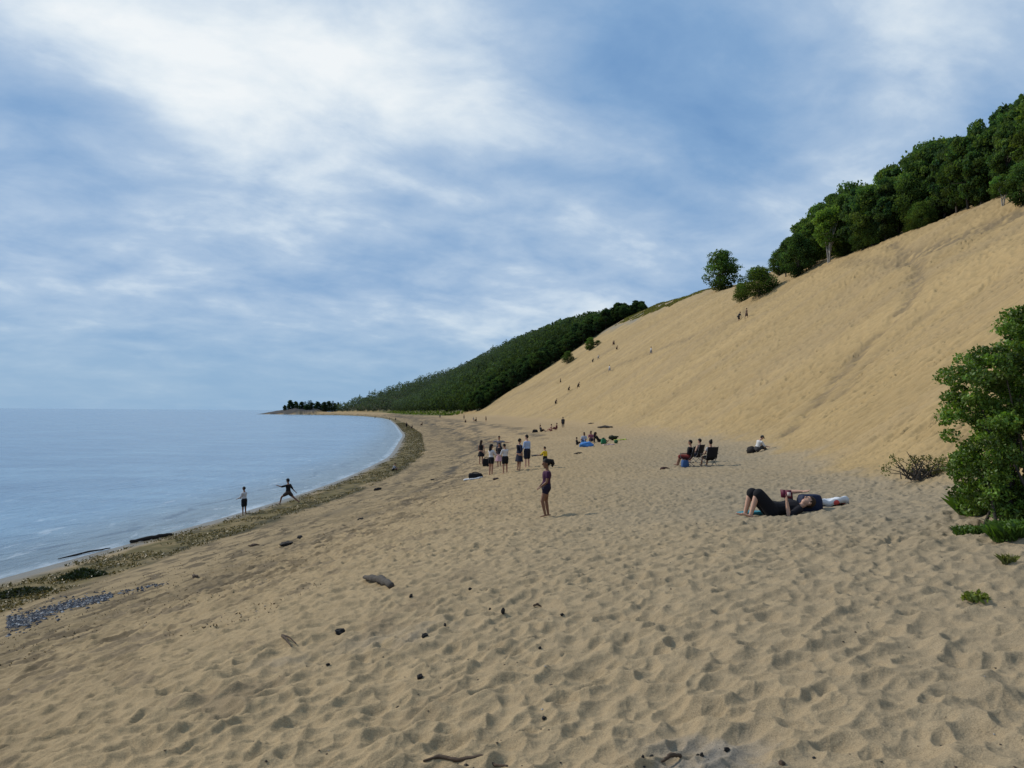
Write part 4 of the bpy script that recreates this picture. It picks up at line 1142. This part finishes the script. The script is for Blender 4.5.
# the strand further off
person('person in dark clothes crouching on the weed belt halfway along the shore', 393, 471, 1.25, R(-100), P_(**{**SITG, 'torso': (0, .45, 1)}), 'tan', 'black', 'short', (.35, .36, .40), .5, BLACK, 'trousers', 1.7, 0)
FS = 'tiny figures far along the shore'
for px, py, hh, lab, c, ps in ((406.5, 428, 7.0, 'dark figure standing at the bend of the shoreline', BLACK, STAND), (412, 428.5, 4.0, 'dark figure sitting beside the standing figure at the shoreline bend', (.02, .02, .02), SITG),
                          (422, 425.5, 3.2, 'lone dark figure sitting on open sand right of the shoreline bend', (.03, .015, .012), SITG), (375, 418.6, 5, 'leftmost of the three tiny figures on the far shore', (.08, .06, .06), STAND),
                          (389.5, 420.6, 5, 'middle one of the three tiny figures on the far shore', (.10, .06, .05), STAND), (395.5, 421.0, 5.5, 'rightmost of the three tiny figures on the far shore', (.07, .05, .05), STAND),
                          (440, 418.5, 4.5, 'tiny figure standing below the grass strip at the foot of the headland', (.05, .07, .08), STAND), (464, 420, 5.5, 'tiny dark figure standing on the far beach next to a sitting figure', BLACK, STAND),
                          (465.5, 422.5, 3, 'tiny figure sitting at the feet of a standing figure on the far beach', (.04, .03, .03), SITG), (473.5, 421, 4.2, 'tiny figure in white and black bending on the far beach', (.4, .38, .36), CLIMB),
                          (476, 421.5, 4, 'tiny dark figure sitting next to the bending figure on the far beach', BLACK, SITG), (486, 421.5, 5.5, 'tiny brown figure standing at the foot of the far dune', (.12, .07, .05), STAND), (480.5, 409, 4.5, 'tiny figure on the lowest edge of the dune beside the forest', (.12, .08, .06), CLIMB)):
    q = gpt(px, py); dd = project(q)[2]; H = hh * dd / FPX
    if ps is SITG: H *= 1.75
    H = min(max(H, 1.2), 1.85)
    person(lab, px, py, H, rnd.uniform(0, 6.28), ps, rnd.choice(('tan', 'brown')), 'black', 'short', c, .5, tuple(x * .6 for x in c), 'shorts', .9, 0, FS)
DG = 'people climbing the sand dune'
for px, py, lab, c, b_ in ((555.5, 404.5, 'climber in dark red lowest on the dune slope', (.10, .05, .04), BLACK), (568.5, 391.5, 'bent dark climber second lowest on the dune', BLACK, BLACK), (578, 388.5, 'upright dark climber just above a bent one on the dune', (.03, .02, .02), BLACK),
                       (560.5, 382.5, 'dark climber apart to the left on the dune slope', (.05, .04, .035), BLACK), (592.5, 362.5, 'black clad climber below the pointed tree on the dune', BLACK, BLACK), (598, 359.5, 'pale clad climber beside the black clad climber', (.5, .48, .45), (.3, .28, .25)),
                       (609.5, 371.5, 'white clad climber on the long trodden track', (.66, .66, .68), (.3, .32, .38)), (614, 345.5, 'dark climber highest of the close pair', (.035, .03, .03), BLACK), (616.5, 350.5, 'reddish brown climber lower of the close pair', (.12, .05, .03), BLACK), (613, 345.5, 'orange skinned climber touching the highest of the close pair', (.3, .16, .10), (.2, .1, .06)),
                       (651, 354.5, 'white clad climber at the upper end of the trodden track', (.6, .6, .6), (.25, .25, .26)), (738.5, 320, 'dark climber standing high on the dune below the wide shrub', (.03, .03, .035), BLACK), (746.5, 318, 'brown clad climber high on the dune right of a dark one', (.14, .09, .06), (.08, .05, .04))):
    q = gpt(px, py)
    fd = math.atan2(-1.0, .25 + rnd.uniform(-.6, .3))
    person(lab, px, py, rnd.uniform(1.55, 1.8), fd, CLIMB if rnd.random() < .5 else WALK, 'tan', 'black', 'short', c, .5, b_, 'shorts', .9, 0, DG, sink=.12, bulk=1.4)

# ================================================================== things on the sand
def blob_mesh(name, c, rx, ry, rz, seed, m, parent=None, rough=.25, rot=0, sub=3):
    bm = bmesh.new(); bmesh.ops.create_icosphere(bm, subdivisions=sub, radius=1)
    from mathutils import noise as mn
    for v in bm.verts:
        d = mn.noise(v.co * 1.6 + Vector((seed * 3.1, seed, 0))) * rough + mn.noise(v.co * 4.5 + Vector((seed, 0, seed))) * rough * .5
        v.co *= 1 + d
        v.co = Vector((v.co.x * rx, v.co.y * ry, v.co.z * rz))
    me = bpy.data.meshes.new(name); bm.to_mesh(me); bm.free(); me.materials.append(m)
    me.polygons.foreach_set('use_smooth', np.ones(len(me.polygons), bool))
    o = bpy.data.objects.new(name, me); COL.objects.link(o); o.location = c; o.rotation_euler = (0, 0, rot)
    if parent: o.parent = parent
    return o

def branch_mesh(name, loc, pts, rads, m, seed=0, knobs=True, seg=9):
    rr = random.Random(seed); P = [Vector(p) for p in pts]; L = []; Rr = []
    for i in range(len(P) - 1):
        for k in range(5):
            f = k / 5; L.append(P[i].lerp(P[i + 1], f) + Vector((rr.uniform(-1, 1), rr.uniform(-1, 1), rr.uniform(-1, 1))) * rads[i] * (.22 if knobs else .1)); Rr.append((rads[i] * (1 - f) + rads[i + 1] * f) * rr.uniform(.85, 1.15))
    L.append(P[-1]); Rr.append(rads[-1])
    v, f = capsule(L, Rr)
    o = build(name, [(v, f)], m); o.location = loc; return o

GREYW = woodm((.11, .095, .08), (.035, .03, .026), 'weathered_wood'); DARKW = woodm((.035, .03, .027), (.012, .011, .010), 'dark_wet_wood'); CHAR = woodm((.022, .021, .021), (.008, .008, .008), 'charcoal', 20)
BROWNW = woodm((.11, .075, .05), (.04, .028, .02), 'brown_twig')
def span(a, b, lift=.02):
    """two pixels on the ground -> base point and the local vector between them"""
    p, q = gpt(*a), gpt(*b); return p, q - p
# grey driftwood log
p, v = span((364, 580), (391, 587)); n = Vector((-v.y, v.x, 0)).normalized()
tag(branch_mesh('driftwood_log', p, [(0, 0, .06), v * .3 + Vector((0, 0, .07)), v * .62 + Vector((0, 0, .075)) + n * .03, v + Vector((0, 0, .055))], [.022, .048, .060, .044], GREYW, 4), 'weathered grey driftwood log tapering at one end on the trampled sand', 'driftwood')
# dark log at the water's edge
p, v = span((131, 543), (171, 536))
tag(branch_mesh('waterline_log', p, [(0, 0, .06), v * .5 + Vector((0, 0, .08)), v + Vector((0, 0, .07))], [.06, .085, .06], DARKW, 5), 'long dark wet log lying along the waterline left of the two shore figures', 'driftwood')
p, v = span((58, 560), (110, 549)); p.z = max(p.z, 0)
tag(branch_mesh('sunken_branch', p, [(0, 0, .0), v * .55 + Vector((0, 0, .03)), v + Vector((0, 0, .0))], [.02, .04, .02], DARKW, 6), 'thin dark branch awash in the shallows at the far left', 'branch')
# far dark logs below the dune
p, v = span((598, 428), (612, 427.5))
tag(branch_mesh('beached_log', p, [(0, 0, .1), v * .5 + Vector((0, 0, .16)), v + Vector((0, 0, .1))], [.10, .17, .10], DARKW, 7), 'dark log lying on the far sand behind the picnic group', 'driftwood')
p, v = span((574, 454), (582, 453)); tag(branch_mesh('driftwood_stick', p, [(0, 0, .03), v * .5 + Vector((0, 0, .05)), v + Vector((0, 0, .03))], [.03, .045, .02], GREYW, 17), 'grey stick on the sand in front of the blue blanket', 'stick')
p, v = span((588, 424), (594, 423.5)); tag(branch_mesh('driftwood_stick', p, [(0, 0, .05), v * .5 + Vector((0, 0, .09)), v + Vector((0, 0, .05))], [.04, .07, .03], DARKW, 18), 'small dark stick at the foot of the dune above the picnic group', 'stick')
# long crooked stick at the bottom edge
p, v = span((424, 761), (507, 768)); n = Vector((0, 1, 0))
pt_ = [Vector((q_.x, q_.y, gz_at(p.x + q_.x, p.y + q_.y) - p.z + .008)) for q_ in (v * 0, v * .18 + n * .055, v * .42 + n * .045, v * .70 + n * .085, v * .86 + n * .05, v)]
tag(branch_mesh('crooked_stick', p, pt_, [.006, .011, .012, .010, .009, .006], BROWNW, 8, False), 'long thin crooked stick at the bottom edge of the picture', 'stick')
# twigs
for (a, b), lab in ((((282, 639), (291, 648)), 'short forked twig beside the black chunk, lower left of the grey log'), (((680, 752), (662, 760)), 'short brown twig beside the ash patch at the bottom'), (((534, 604), (541, 603)), 'tiny twig lying on the sand right of the charcoal bits')):
    p, v = span(a, b)
    o = branch_mesh('twig', p, [(0, 0, .012), v * .5 + Vector((0, 0, .03)), v + Vector((0, 0, .012))], [.010, .012, .006], BROWNW, 9)
    if 'forked' in lab:
        p2, v2 = span(a, (296, 643)); bb = branch_mesh('side_shoot', (0, 0, 0), [(0, 0, .02), v2 * .5 + Vector((0, 0, .04)), v2 + Vector((0, 0, .02))], [.010, .008, .005], BROWNW, 10); bb.parent = o
    tag(o, lab, 'twig')
# charred chunks
chunks = [(340, 632, 13, 9, 'largest black charred chunk on the sand below the grey log'), (420, 677, 8, 8, 'black charred chunk lying lowest, left of centre'), (411, 597, 6, 5, 'dark charred chunk just right of the grey log'),
          (503, 616, 6, 8, 'upright black charred bit, right end of the scatter'), (487, 589, 4, 5, 'small black bit at the upper right of the scatter'), (470, 590, 4, 4, 'small black bit left of another at the upper right of the scatter'), (490, 607, 4, 4, 'small black bit just above the upright charred bit'),
          (445, 625, 4, 7, 'pale ended charred bit right of the dark ash clump'), (425, 636, 9, 8, 'dark clump of ash and burnt wood in the middle of the scatter'), (328, 664, 5, 4, 'dark bit below the largest black chunk'), (562, 613, 5, 3, 'lone dark bit right of the charcoal scatter'),
          (540, 648, 4, 2, 'flat dark bit on the sand right of centre'), (544, 716, 6, 4, 'flat dark bit near the bottom right of the crooked stick'), (727, 749, 7, 6, 'black coal on the ash patch at the bottom'), (698, 745, 5, 4, 'black coal at the top of the ash patch'),
          (702, 753, 4, 4, 'small coal in the middle of the ash patch'), (652, 757, 5, 5, 'black coal left of the ash patch'), (643, 763, 5, 4, 'leftmost small coal near the ash patch at the bottom edge'), (782, 765, 10, 5, 'brown flat chunk at the bottom edge right of the ash patch'), (914, 509, 5, 3, 'dark bit on the sand left of the tall bush')]
for i, (px, py, w_, h_, lab) in enumerate(chunks):
    q = gpt(px, py); mp = project(q)[2] / FPX
    o = blob_mesh('charred_chunk', q + Vector((0, 0, h_ * mp * .22)), w_ * mp * .45, w_ * mp * .33, max(h_ * mp * .36, .012), i + 1, CHAR if 'brown' not in lab else BROWNW, rough=.55, rot=rnd.uniform(0, 3), sub=2)
    o.data.polygons.foreach_set('use_smooth', np.zeros(len(o.data.polygons), bool))
    tag(o, lab, 'charcoal')
# debris nearer the shore
for i, (px, py, w_, h_, lab, mm) in enumerate(((378, 490, 8, 4, 'dark lump of driftwood on the sand below the crouching shore figure', DARKW), (361, 519, 7, 4, 'dark driftwood lump in the middle of the brown shore sand', DARKW), (287, 545, 16, 5, 'largest dark lump of wrack on the brown shore sand', DARKW), (300, 538, 9, 4, 'dark lump of wrack touching the largest one, upper right', DARKW),
                                     (408, 554, 6, 3, 'small brown bit of wood on the sand upper right of the grey log', BROWNW), (195, 578, 8, 4, 'brown wrack lump above the pebble patch', BROWNW), (254, 546, 9, 4, 'brown wrack lump between the weed belt and the driftwood', BROWNW), (433, 480, 5, 2, 'small dark bit on the sand far left of the dark bag', DARKW))):
    q = gpt(px, py); mp = project(q)[2] / FPX
    tag(blob_mesh('wrack_lump', q + Vector((0, 0, h_ * mp * .2)), w_ * mp * .55, w_ * mp * .35, h_ * mp * .45, 40 + i, mm, rough=.5, rot=rnd.uniform(0, 3)), lab, 'driftwood')
# seaweed: heaps one can tell apart, and the belt's clumps as one mass
WEED = leafm('seaweed_fronds', .1, .5, .35)
def weed_heap(px, py, w_px, h_px, n, seed, base):
    q = gpt(px, py); mp = project(q)[2] / FPX; rg = np.random.default_rng(seed)
    a = rg.random(n) * 6.283; r_ = np.sqrt(rg.random(n)); X_ = np.cos(a) * r_ * w_px * mp * .5; Y_ = np.sin(a) * r_ * w_px * mp * .35
    hz = np.clip(1 - r_, 0, 1) * h_px * mp * .8 * rg.random(n) + .01
    z0 = macro(q.x + X_, q.y + Y_) - q.z
    v, f = leaf_cards(np.stack([X_, Y_, z0 + hz], 1), rg.uniform(.10, .24, n), rg, aspect=.35)
    c = np.array(base)[None] * rg.uniform(.5, 1.5, n)[:, None]
    o = mesh_np('seaweed_heap', v, f, WEED, colors=np.repeat(c, 4, 0), smooth=False); o.location = q
    return o
tag(weed_heap(82, 577, 46, 12, 1600, 1, (.022, .034, .010)), 'dark green heap of seaweed at the landward edge of the weed belt', 'seaweed')
tag(weed_heap(20, 594, 60, 9, 1200, 2, (.03, .036, .014)), 'dark seaweed heap at the left frame edge of the weed belt', 'seaweed')
rg = np.random.default_rng(8); n = 46000
yy = 18 + 330 * rg.random(n) ** 2.4; ss = rg.uniform(.6, 4.3, n)
xx = tab(SHORE, yy) + ss * np.sqrt(1 + tab(DSH, yy) ** 2)
kp = fbm(xx * 1.1, yy * .6, 300, 3) + .10 * (ss > 3.2) > .50; xx, yy = xx[kp], yy[kp]; zz = gz_at(xx, yy)
v, f = leaf_cards(np.stack([xx, yy, zz + rg.uniform(0, .06, len(xx))], 1), rg.uniform(.035, .10, len(xx)) * (1 + yy / 90), rg, aspect=.45)
pal = np.array([(.115, .094, .036), (.14, .11, .046), (.075, .064, .026), (.17, .13, .06)])[rg.integers(0, 4, len(xx))] * rg.uniform(.6, 1.3, len(xx))[:, None]
tag(mesh_np('seaweed', v, f, WEED, colors=np.repeat(pal, 4, 0), smooth=False), 'olive and brown seaweed belt strewn along the edge of the water', 'seaweed', None, 'stuff')
# wrack fragments higher up the beach
n = 16000; yy = 10 + 130 * rg.random(n) ** 1.6; ss = rg.uniform(4.5, 15, n); xx = tab(SHORE, yy) + ss
kp = fbm(xx * .8, yy * .4, 310, 4) > .43 + .02 * (ss - 6); xx, yy = xx[kp], yy[kp]
v, f = leaf_cards(np.stack([xx, yy, gz_at(xx, yy) + .012], 1), rg.uniform(.02, .06, len(xx)), rg, aspect=.4)
pal = np.array([(.05, .035, .02), (.09, .06, .03), (.03, .025, .018)])[rg.integers(0, 3, len(xx))]
tag(mesh_np('wrack_litter', v, f, WEED, colors=np.repeat(pal, 4, 0), smooth=False), 'small brown fragments of weed and bark scattered on the upper beach', 'litter', None, 'stuff')
# pebbles: angular stones on the shore and litter of small dark bits in the foreground
def stones(n, pts, size, pal, name, label, flat=.6, seed=0, kindlab='stones'):
    rg = np.random.default_rng(seed)
    base = np.array([(1, 0, 0), (-1, 0, 0), (0, 1, 0), (0, -1, 0), (0, 0, 1), (0, 0, -1)], float)
    tri = np.array([(0, 2, 4), (2, 1, 4), (1, 3, 4), (3, 0, 4), (2, 0, 5), (1, 2, 5), (3, 1, 5), (0, 3, 5)])
    m = len(pts); V = base[None] * rg.uniform(.65, 1.25, (m, 6, 1)); a = rg.random(m) * 6.283
    c, s_ = np.cos(a)[:, None], np.sin(a)[:, None]
    X_ = V[..., 0] * c - V[..., 1] * s_; Y_ = (V[..., 0] * s_ + V[..., 1] * c); V = np.stack([X_, Y_, V[..., 2] * flat], -1) * size[:, None, None] + pts[:, None]
    Fq = (tri[None] + (np.arange(m) * 6)[:, None, None]).reshape(-1, 3)
    cc = np.repeat(pal, 6, 0)
    return tag(mesh_np(name, V.reshape(-1, 3), Fq, attrm(name, .8), colors=cc, smooth=False), label, kindlab, None, 'stuff')
PXs = []
for i in range(1500):
    f = rnd.random(); f = f ** 1.25; px = 8 + 104 * f; py = 624 - 30 * f + rnd.gauss(0, 1) * (3.0 - 1.8 * f) * rnd.choice((.6, 1, 1, 1.9)) + 1.5 * math.sin(f * 9); q = gp(px, py); PXs.append((q[0], q[1]))
for i in range(60):
    f = rnd.random(); px = 118 + 50 * f; py = 594 - 11 * f + rnd.gauss(0, 1.2); q = gp(px, py); PXs.append((q[0], q[1]))
pp = np.array(PXs); pts = np.stack([pp[:, 0], pp[:, 1], gz_at(pp[:, 0], pp[:, 1])], 1); rg = np.random.default_rng(4); m_ = len(pts)
pal = np.array([(.055, .060, .074), (.11, .115, .13), (.27, .275, .28), (.04, .042, .052), (.22, .195, .165)])[rg.choice(5, m_, p=(.33, .25, .14, .2, .08))] * rg.uniform(.7, 1.3, m_)[:, None]
pts[:, 2] += .01
stones(m_, pts, rg.uniform(.018, .062, m_), pal, 'shingle', 'streak of blue grey pebbles on the lower beach at the left', .6, 4)
a = rg.uniform(-.75, .75, 2200); d = 3.4 + 40 * rg.random(2200) ** 2.2; xx, yy = np.sin(a) * d, np.cos(a) * d; kp = (s_of(xx, yy) > 8) & (fbm(xx * .6, yy * .6, 330, 3) > .5) & (u_of(xx, yy) < -1); xx, yy = xx[kp], yy[kp]
pts = np.stack([xx, yy, gz_at(xx, yy) + .003], 1); m_ = len(pts); pal = np.array([(.04, .032, .025), (.09, .065, .045), (.02, .02, .02), (.3, .28, .25)])[rg.choice(4, m_, p=(.4, .3, .22, .08))]
stones(m_, pts, rg.uniform(.003, .009, m_) * (1 + rg.random(m_) ** 6 * 1.2), pal, 'sand_litter', 'tiny dark bits of bark and grit peppering the trampled sand', .55, 5, 'litter')

# ---- belongings
def cloth(name, loc, rot, lx, ly, m, label, cat, seed=0, thick=.012, group=None, amp=.03, corner=None):
    rg = random.Random(seed); nx, ny = 18, 14; V = []; Fq = []
    c, s_ = math.cos(rot), math.sin(rot)
    from mathutils import noise as mn
    for k in (1, 0):
        for i in range(nx):
            for j in range(ny):
                x = (i / (nx - 1) - .5) * lx; y = (j / (ny - 1) - .5) * ly
                x += .03 * mn.noise(Vector((y * 3, seed, 0))); y += .03 * mn.noise(Vector((x * 3, seed + 5, 0)))
                wx, wy = x * c - y * s_, x * s_ + y * c
                z = float(macro(loc[0] + wx, loc[1] + wy)) - loc[2] + .045 + amp * mn.noise(Vector((x * 4, y * 4, seed))) + amp * .5 * mn.noise(Vector((x * 9, y * 9, seed))) + (thick if k else -.05)
                V.append((wx, wy, z))
    N = nx * ny
    for i in range(nx - 1):
        for j in range(ny - 1):
            q = (i * ny + j, (i + 1) * ny + j, (i + 1) * ny + j + 1, i * ny + j + 1); Fq.append(q); Fq.append(tuple(x + N for x in q)[::-1])
    ring = [i * ny for i in range(nx)] + [(nx - 1) * ny + j for j in range(1, ny)] + [i * ny + ny - 1 for i in range(nx - 2, -1, -1)] + [j for j in range(ny - 2, 0, -1)]
    for a, b in zip(ring, ring[1:] + ring[:1]): Fq.append((a, a + N, b + N, b))
    o = build(name, [(V, Fq)], m); o.location = loc; tag(o, label, cat, group); return o
def pattern_cloth(c1, c2, c3, sc=5):
    m, t, b, o = mat('printed_fabric'); tcx = t.n('ShaderNodeTexCoord').outputs['Object']
    vo = t.n('ShaderNodeTexVoronoi'); t.l(tcx, vo.inputs['Vector']); vo.inputs['Scale'].default_value = sc
    n = t.noise(tcx, sc * .8, 2); f1 = t.ss(vo.outputs['Distance'], .30, .26); f2 = t.ss(n, .52, .56)
    t.l(t.mix(t.m('MULTIPLY', f1, f2), t.mix(t.ss(n, .40, .36), c1, c3), c2), b.inputs['Base Color']); b.inputs['Roughness'].default_value = .9
    return m
# reader's things
tq = gpt(769, 513)
cloth('beach_towel', tq + Vector((.05, .0, 0)), .05, 1.15, .5, fabric((.035, .20, .25), .95), 'teal towel mostly hidden under the woman reading in black', 'towel', 3, amp=.02)
cloth('beach_towel', gpt(829, 505) + Vector((.0, .0, 0)), .02, .62, .40, pattern_cloth((.55, .57, .60), (.60, .10, .09), (.22, .40, .52), 4), 'white towel printed with red and blue beside the navy bag', 'towel', 5, amp=.09, thick=.06)
# book with two covers and pages
t = empty('open_book', hl_['larm'] + Vector((0.0, -.0, .075))); BK = fabric((.13, .018, .045), .6); PG_ = fabric((.72, .70, .64), .9)
def slab(c, X_, Y_, Z_): 
    c, X_, Y_, Z_ = Vector(c), Vector(X_), Vector(Y_), Vector(Z_); V = [c + X_ * a + Y_ * b + Z_ * d for d in (-1, 1) for b in (-1, 1) for a in (-1, 1)]
    return V, [(0, 2, 3, 1), (4, 5, 7, 6), (0, 1, 5, 4), (2, 6, 7, 3), (0, 4, 6, 2), (1, 3, 7, 5)]
ca, sa = math.cos(.35), math.sin(.35)
up_ = Vector((-.25, 0, .97))
build('cover', [slab(Vector((0, .0, 0)) + Vector((-.02, -.060, .0)), Vector((.02, -.060, .0)), up_ * .090, Vector((.004, 0, 0))), slab(Vector((-.02, .060, 0)), Vector((.02, .060, 0)), up_ * .090, Vector((.004, 0, 0)))], BK, t)
build('pages', [slab(Vector((.0, -.056, .0)), Vector((.018, -.053, .0)), up_ * .083, Vector((.010, 0, 0))), slab(Vector((.0, .056, 0)), Vector((.018, .053, 0)), up_ * .083, Vector((.010, 0, 0)))], PG_, t)
build('cover_picture', [slab(Vector((-.030, -.072, .0)), Vector((.011, -.034, 0)), up_ * .045, Vector((.0015, 0, 0)))], fabric((.62, .52, .50), .7), t)
t.scale = (.82, .82, .82); t.location.z -= .02; t.rotation_euler = (0, 0, R(48)); tag(t, 'open book with a dark red cover held up by the woman lying in black', 'book')

def bag(name, q, lx, ly, lz, m, label, rot=0, cat='bag', seed=0, handles=True, slump=.15):
    t = empty(name, q, rot); V = []; prims = []
    rings = []
    for z, k in ((0, .92), (.08, 1.0), (.4, 1.02), (.75, .96), (.95, .86), (1.0, .78)):
        rings.append((z * lz, k))
    Vv = []; Fq = []; seg = 24
    for z, k in rings:
        for i in range(seg):
            th = 2 * math.pi * i / seg; cx = abs(math.cos(th)) ** .45 * math.copysign(1, math.cos(th)); sy = abs(math.sin(th)) ** .45 * math.copysign(1, math.sin(th))
            w_ = 1 + slump * .4 * math.sin(th * 3 + z * 9 + seed)
            Vv.append(Vector((cx * lx * .5 * k * w_, sy * ly * .5 * k, z + slump * lz * .25 * math.sin(th * 2 + seed) * (z / lz) ** 2)))
    for j in range(len(rings) - 1):
        for i in range(seg):
            i2 = (i + 1) % seg; Fq.append((j * seg + i, j * seg + i2, (j + 1) * seg + i2, (j + 1) * seg + i))
    Fq.append(tuple(range(seg))[::-1]); Fq.append(tuple((len(rings) - 1) * seg + i for i in range(seg)))
    build('bag_body', [(Vv, Fq)], m, t)
    if handles:
        for s_ in (-1, 1):
            pts = [(lx * .28 * math.cos(a), s_ * ly * .3, lz * .85 + lz * .38 * math.sin(a)) for a in np.linspace(math.pi, 0, 9)]
            build('handle', [capsule(pts, [.014] * 9)], fabric((.02, .02, .025), .8), t)
    tag(t, label, cat); return t
bag('cooler_bag', gpt(810, 511) + Vector((.03, .10, -.03)), .42, .30, .31, fabric((.012, .020, .055), .7), 'navy blue cooler bag standing behind the head of the reading woman', .05, slump=.03, handles=False)
q = gpt(474, 479)
cloth('beach_towel', gpt(473, 479), .1, 1.0, .7, fabric((.66, .65, .64)), 'white towel under the black bag in front of the standing group', 'towel', 9)
bag('duffel_bag', gpt(475.5, 478.5), .75, .4, .28, fabric(BLACK), 'black bag lying on the white towel in front of the standing group', .15, seed=2, slump=.25)
bag('tote_bag', gpt(486, 466), .48, .30, .52, fabric(BLACK), 'black tote bag on the sand between the first two of the standing group', .1, seed=1)
tag(blob_mesh('sandals', gpt(496, 479) + Vector((0, 0, .04)), .17, .12, .06, 70, fabric((.05, .03, .025)), rough=.4), 'small dark pair of sandals on the sand below the standing group', 'sandals')
bag('backpack', gpt(685, 467), .34, .26, .34, fabric((.05, .11, .26)), 'blue bag on the sand under the left folding chair', .3, seed=3)
tag(blob_mesh('shoes', gpt(664.5, 469.5) + Vector((0, 0, .05)), .20, .14, .08, 72, fabric((.05, .022, .018)), rough=.4), 'dark pair of shoes on the sand left of the folding chairs', 'shoes')
tag(blob_mesh('dark_bag', gpt(751, 453) + Vector((0, 0, .16)), .26, .22, .22, 73, fabric((.028, .024, .022)), rough=.3), 'dark brown soft bag beside the person in white at the dune foot', 'bag')
tag(blob_mesh('picnic_blanket', gpt(586, 446.5) + Vector((0, 0, .14)), .55, .42, .26, 12, fabric((.07, .22, .52)), rough=.45), 'bright blue blanket bunched in front of the seated picnic group', 'blanket')
bag('shopping_bag', gpt(603.5, 444), .42, .3, .42, fabric((.03, .17, .08)), 'green bag on the sand right of the picnic group', .2, seed=4)
cloth('beach_towel', gpt(608.5, 445), .2, .9, .5, fabric((.50, .36, .36)), 'pale pink towel between the two green bundles by the picnic', 'towel', 13, amp=.06)
tag(blob_mesh('clothes_heap', gpt(613, 440) + Vector((0, 0, .25)), .42, .25, .20, 75, fabric((.030, .034, .018)), rough=.45), 'dark olive heap of clothes behind the pink towel', 'clothes')
cloth('beach_towel', gpt(620, 440), -.1, 1.1, .7, fabric((.40, .45, .08)), 'yellow green towel spread at the right end of the picnic spot', 'towel', 14, amp=.06)
tag(blob_mesh('play_ball', gpt(616, 443.5) + Vector((0, 0, .14)), .17, .17, .17, 76, fabric((.035, .11, .05)), rough=.02), 'dark green ball lying in front of the yellow green towel', 'ball')
bag('duffel_bag', gpt(535, 432.5), .7, .4, .4, fabric((.02, .018, .018)), 'small black bag far off, left of the person leaning back', .2, seed=6)
cloth('beach_towel', gpt(538, 455.5), .15, .9, .5, fabric((.045, .045, .05)), 'dark towel on the sand left of the yellow shirted child', 'towel', 15, amp=.05)
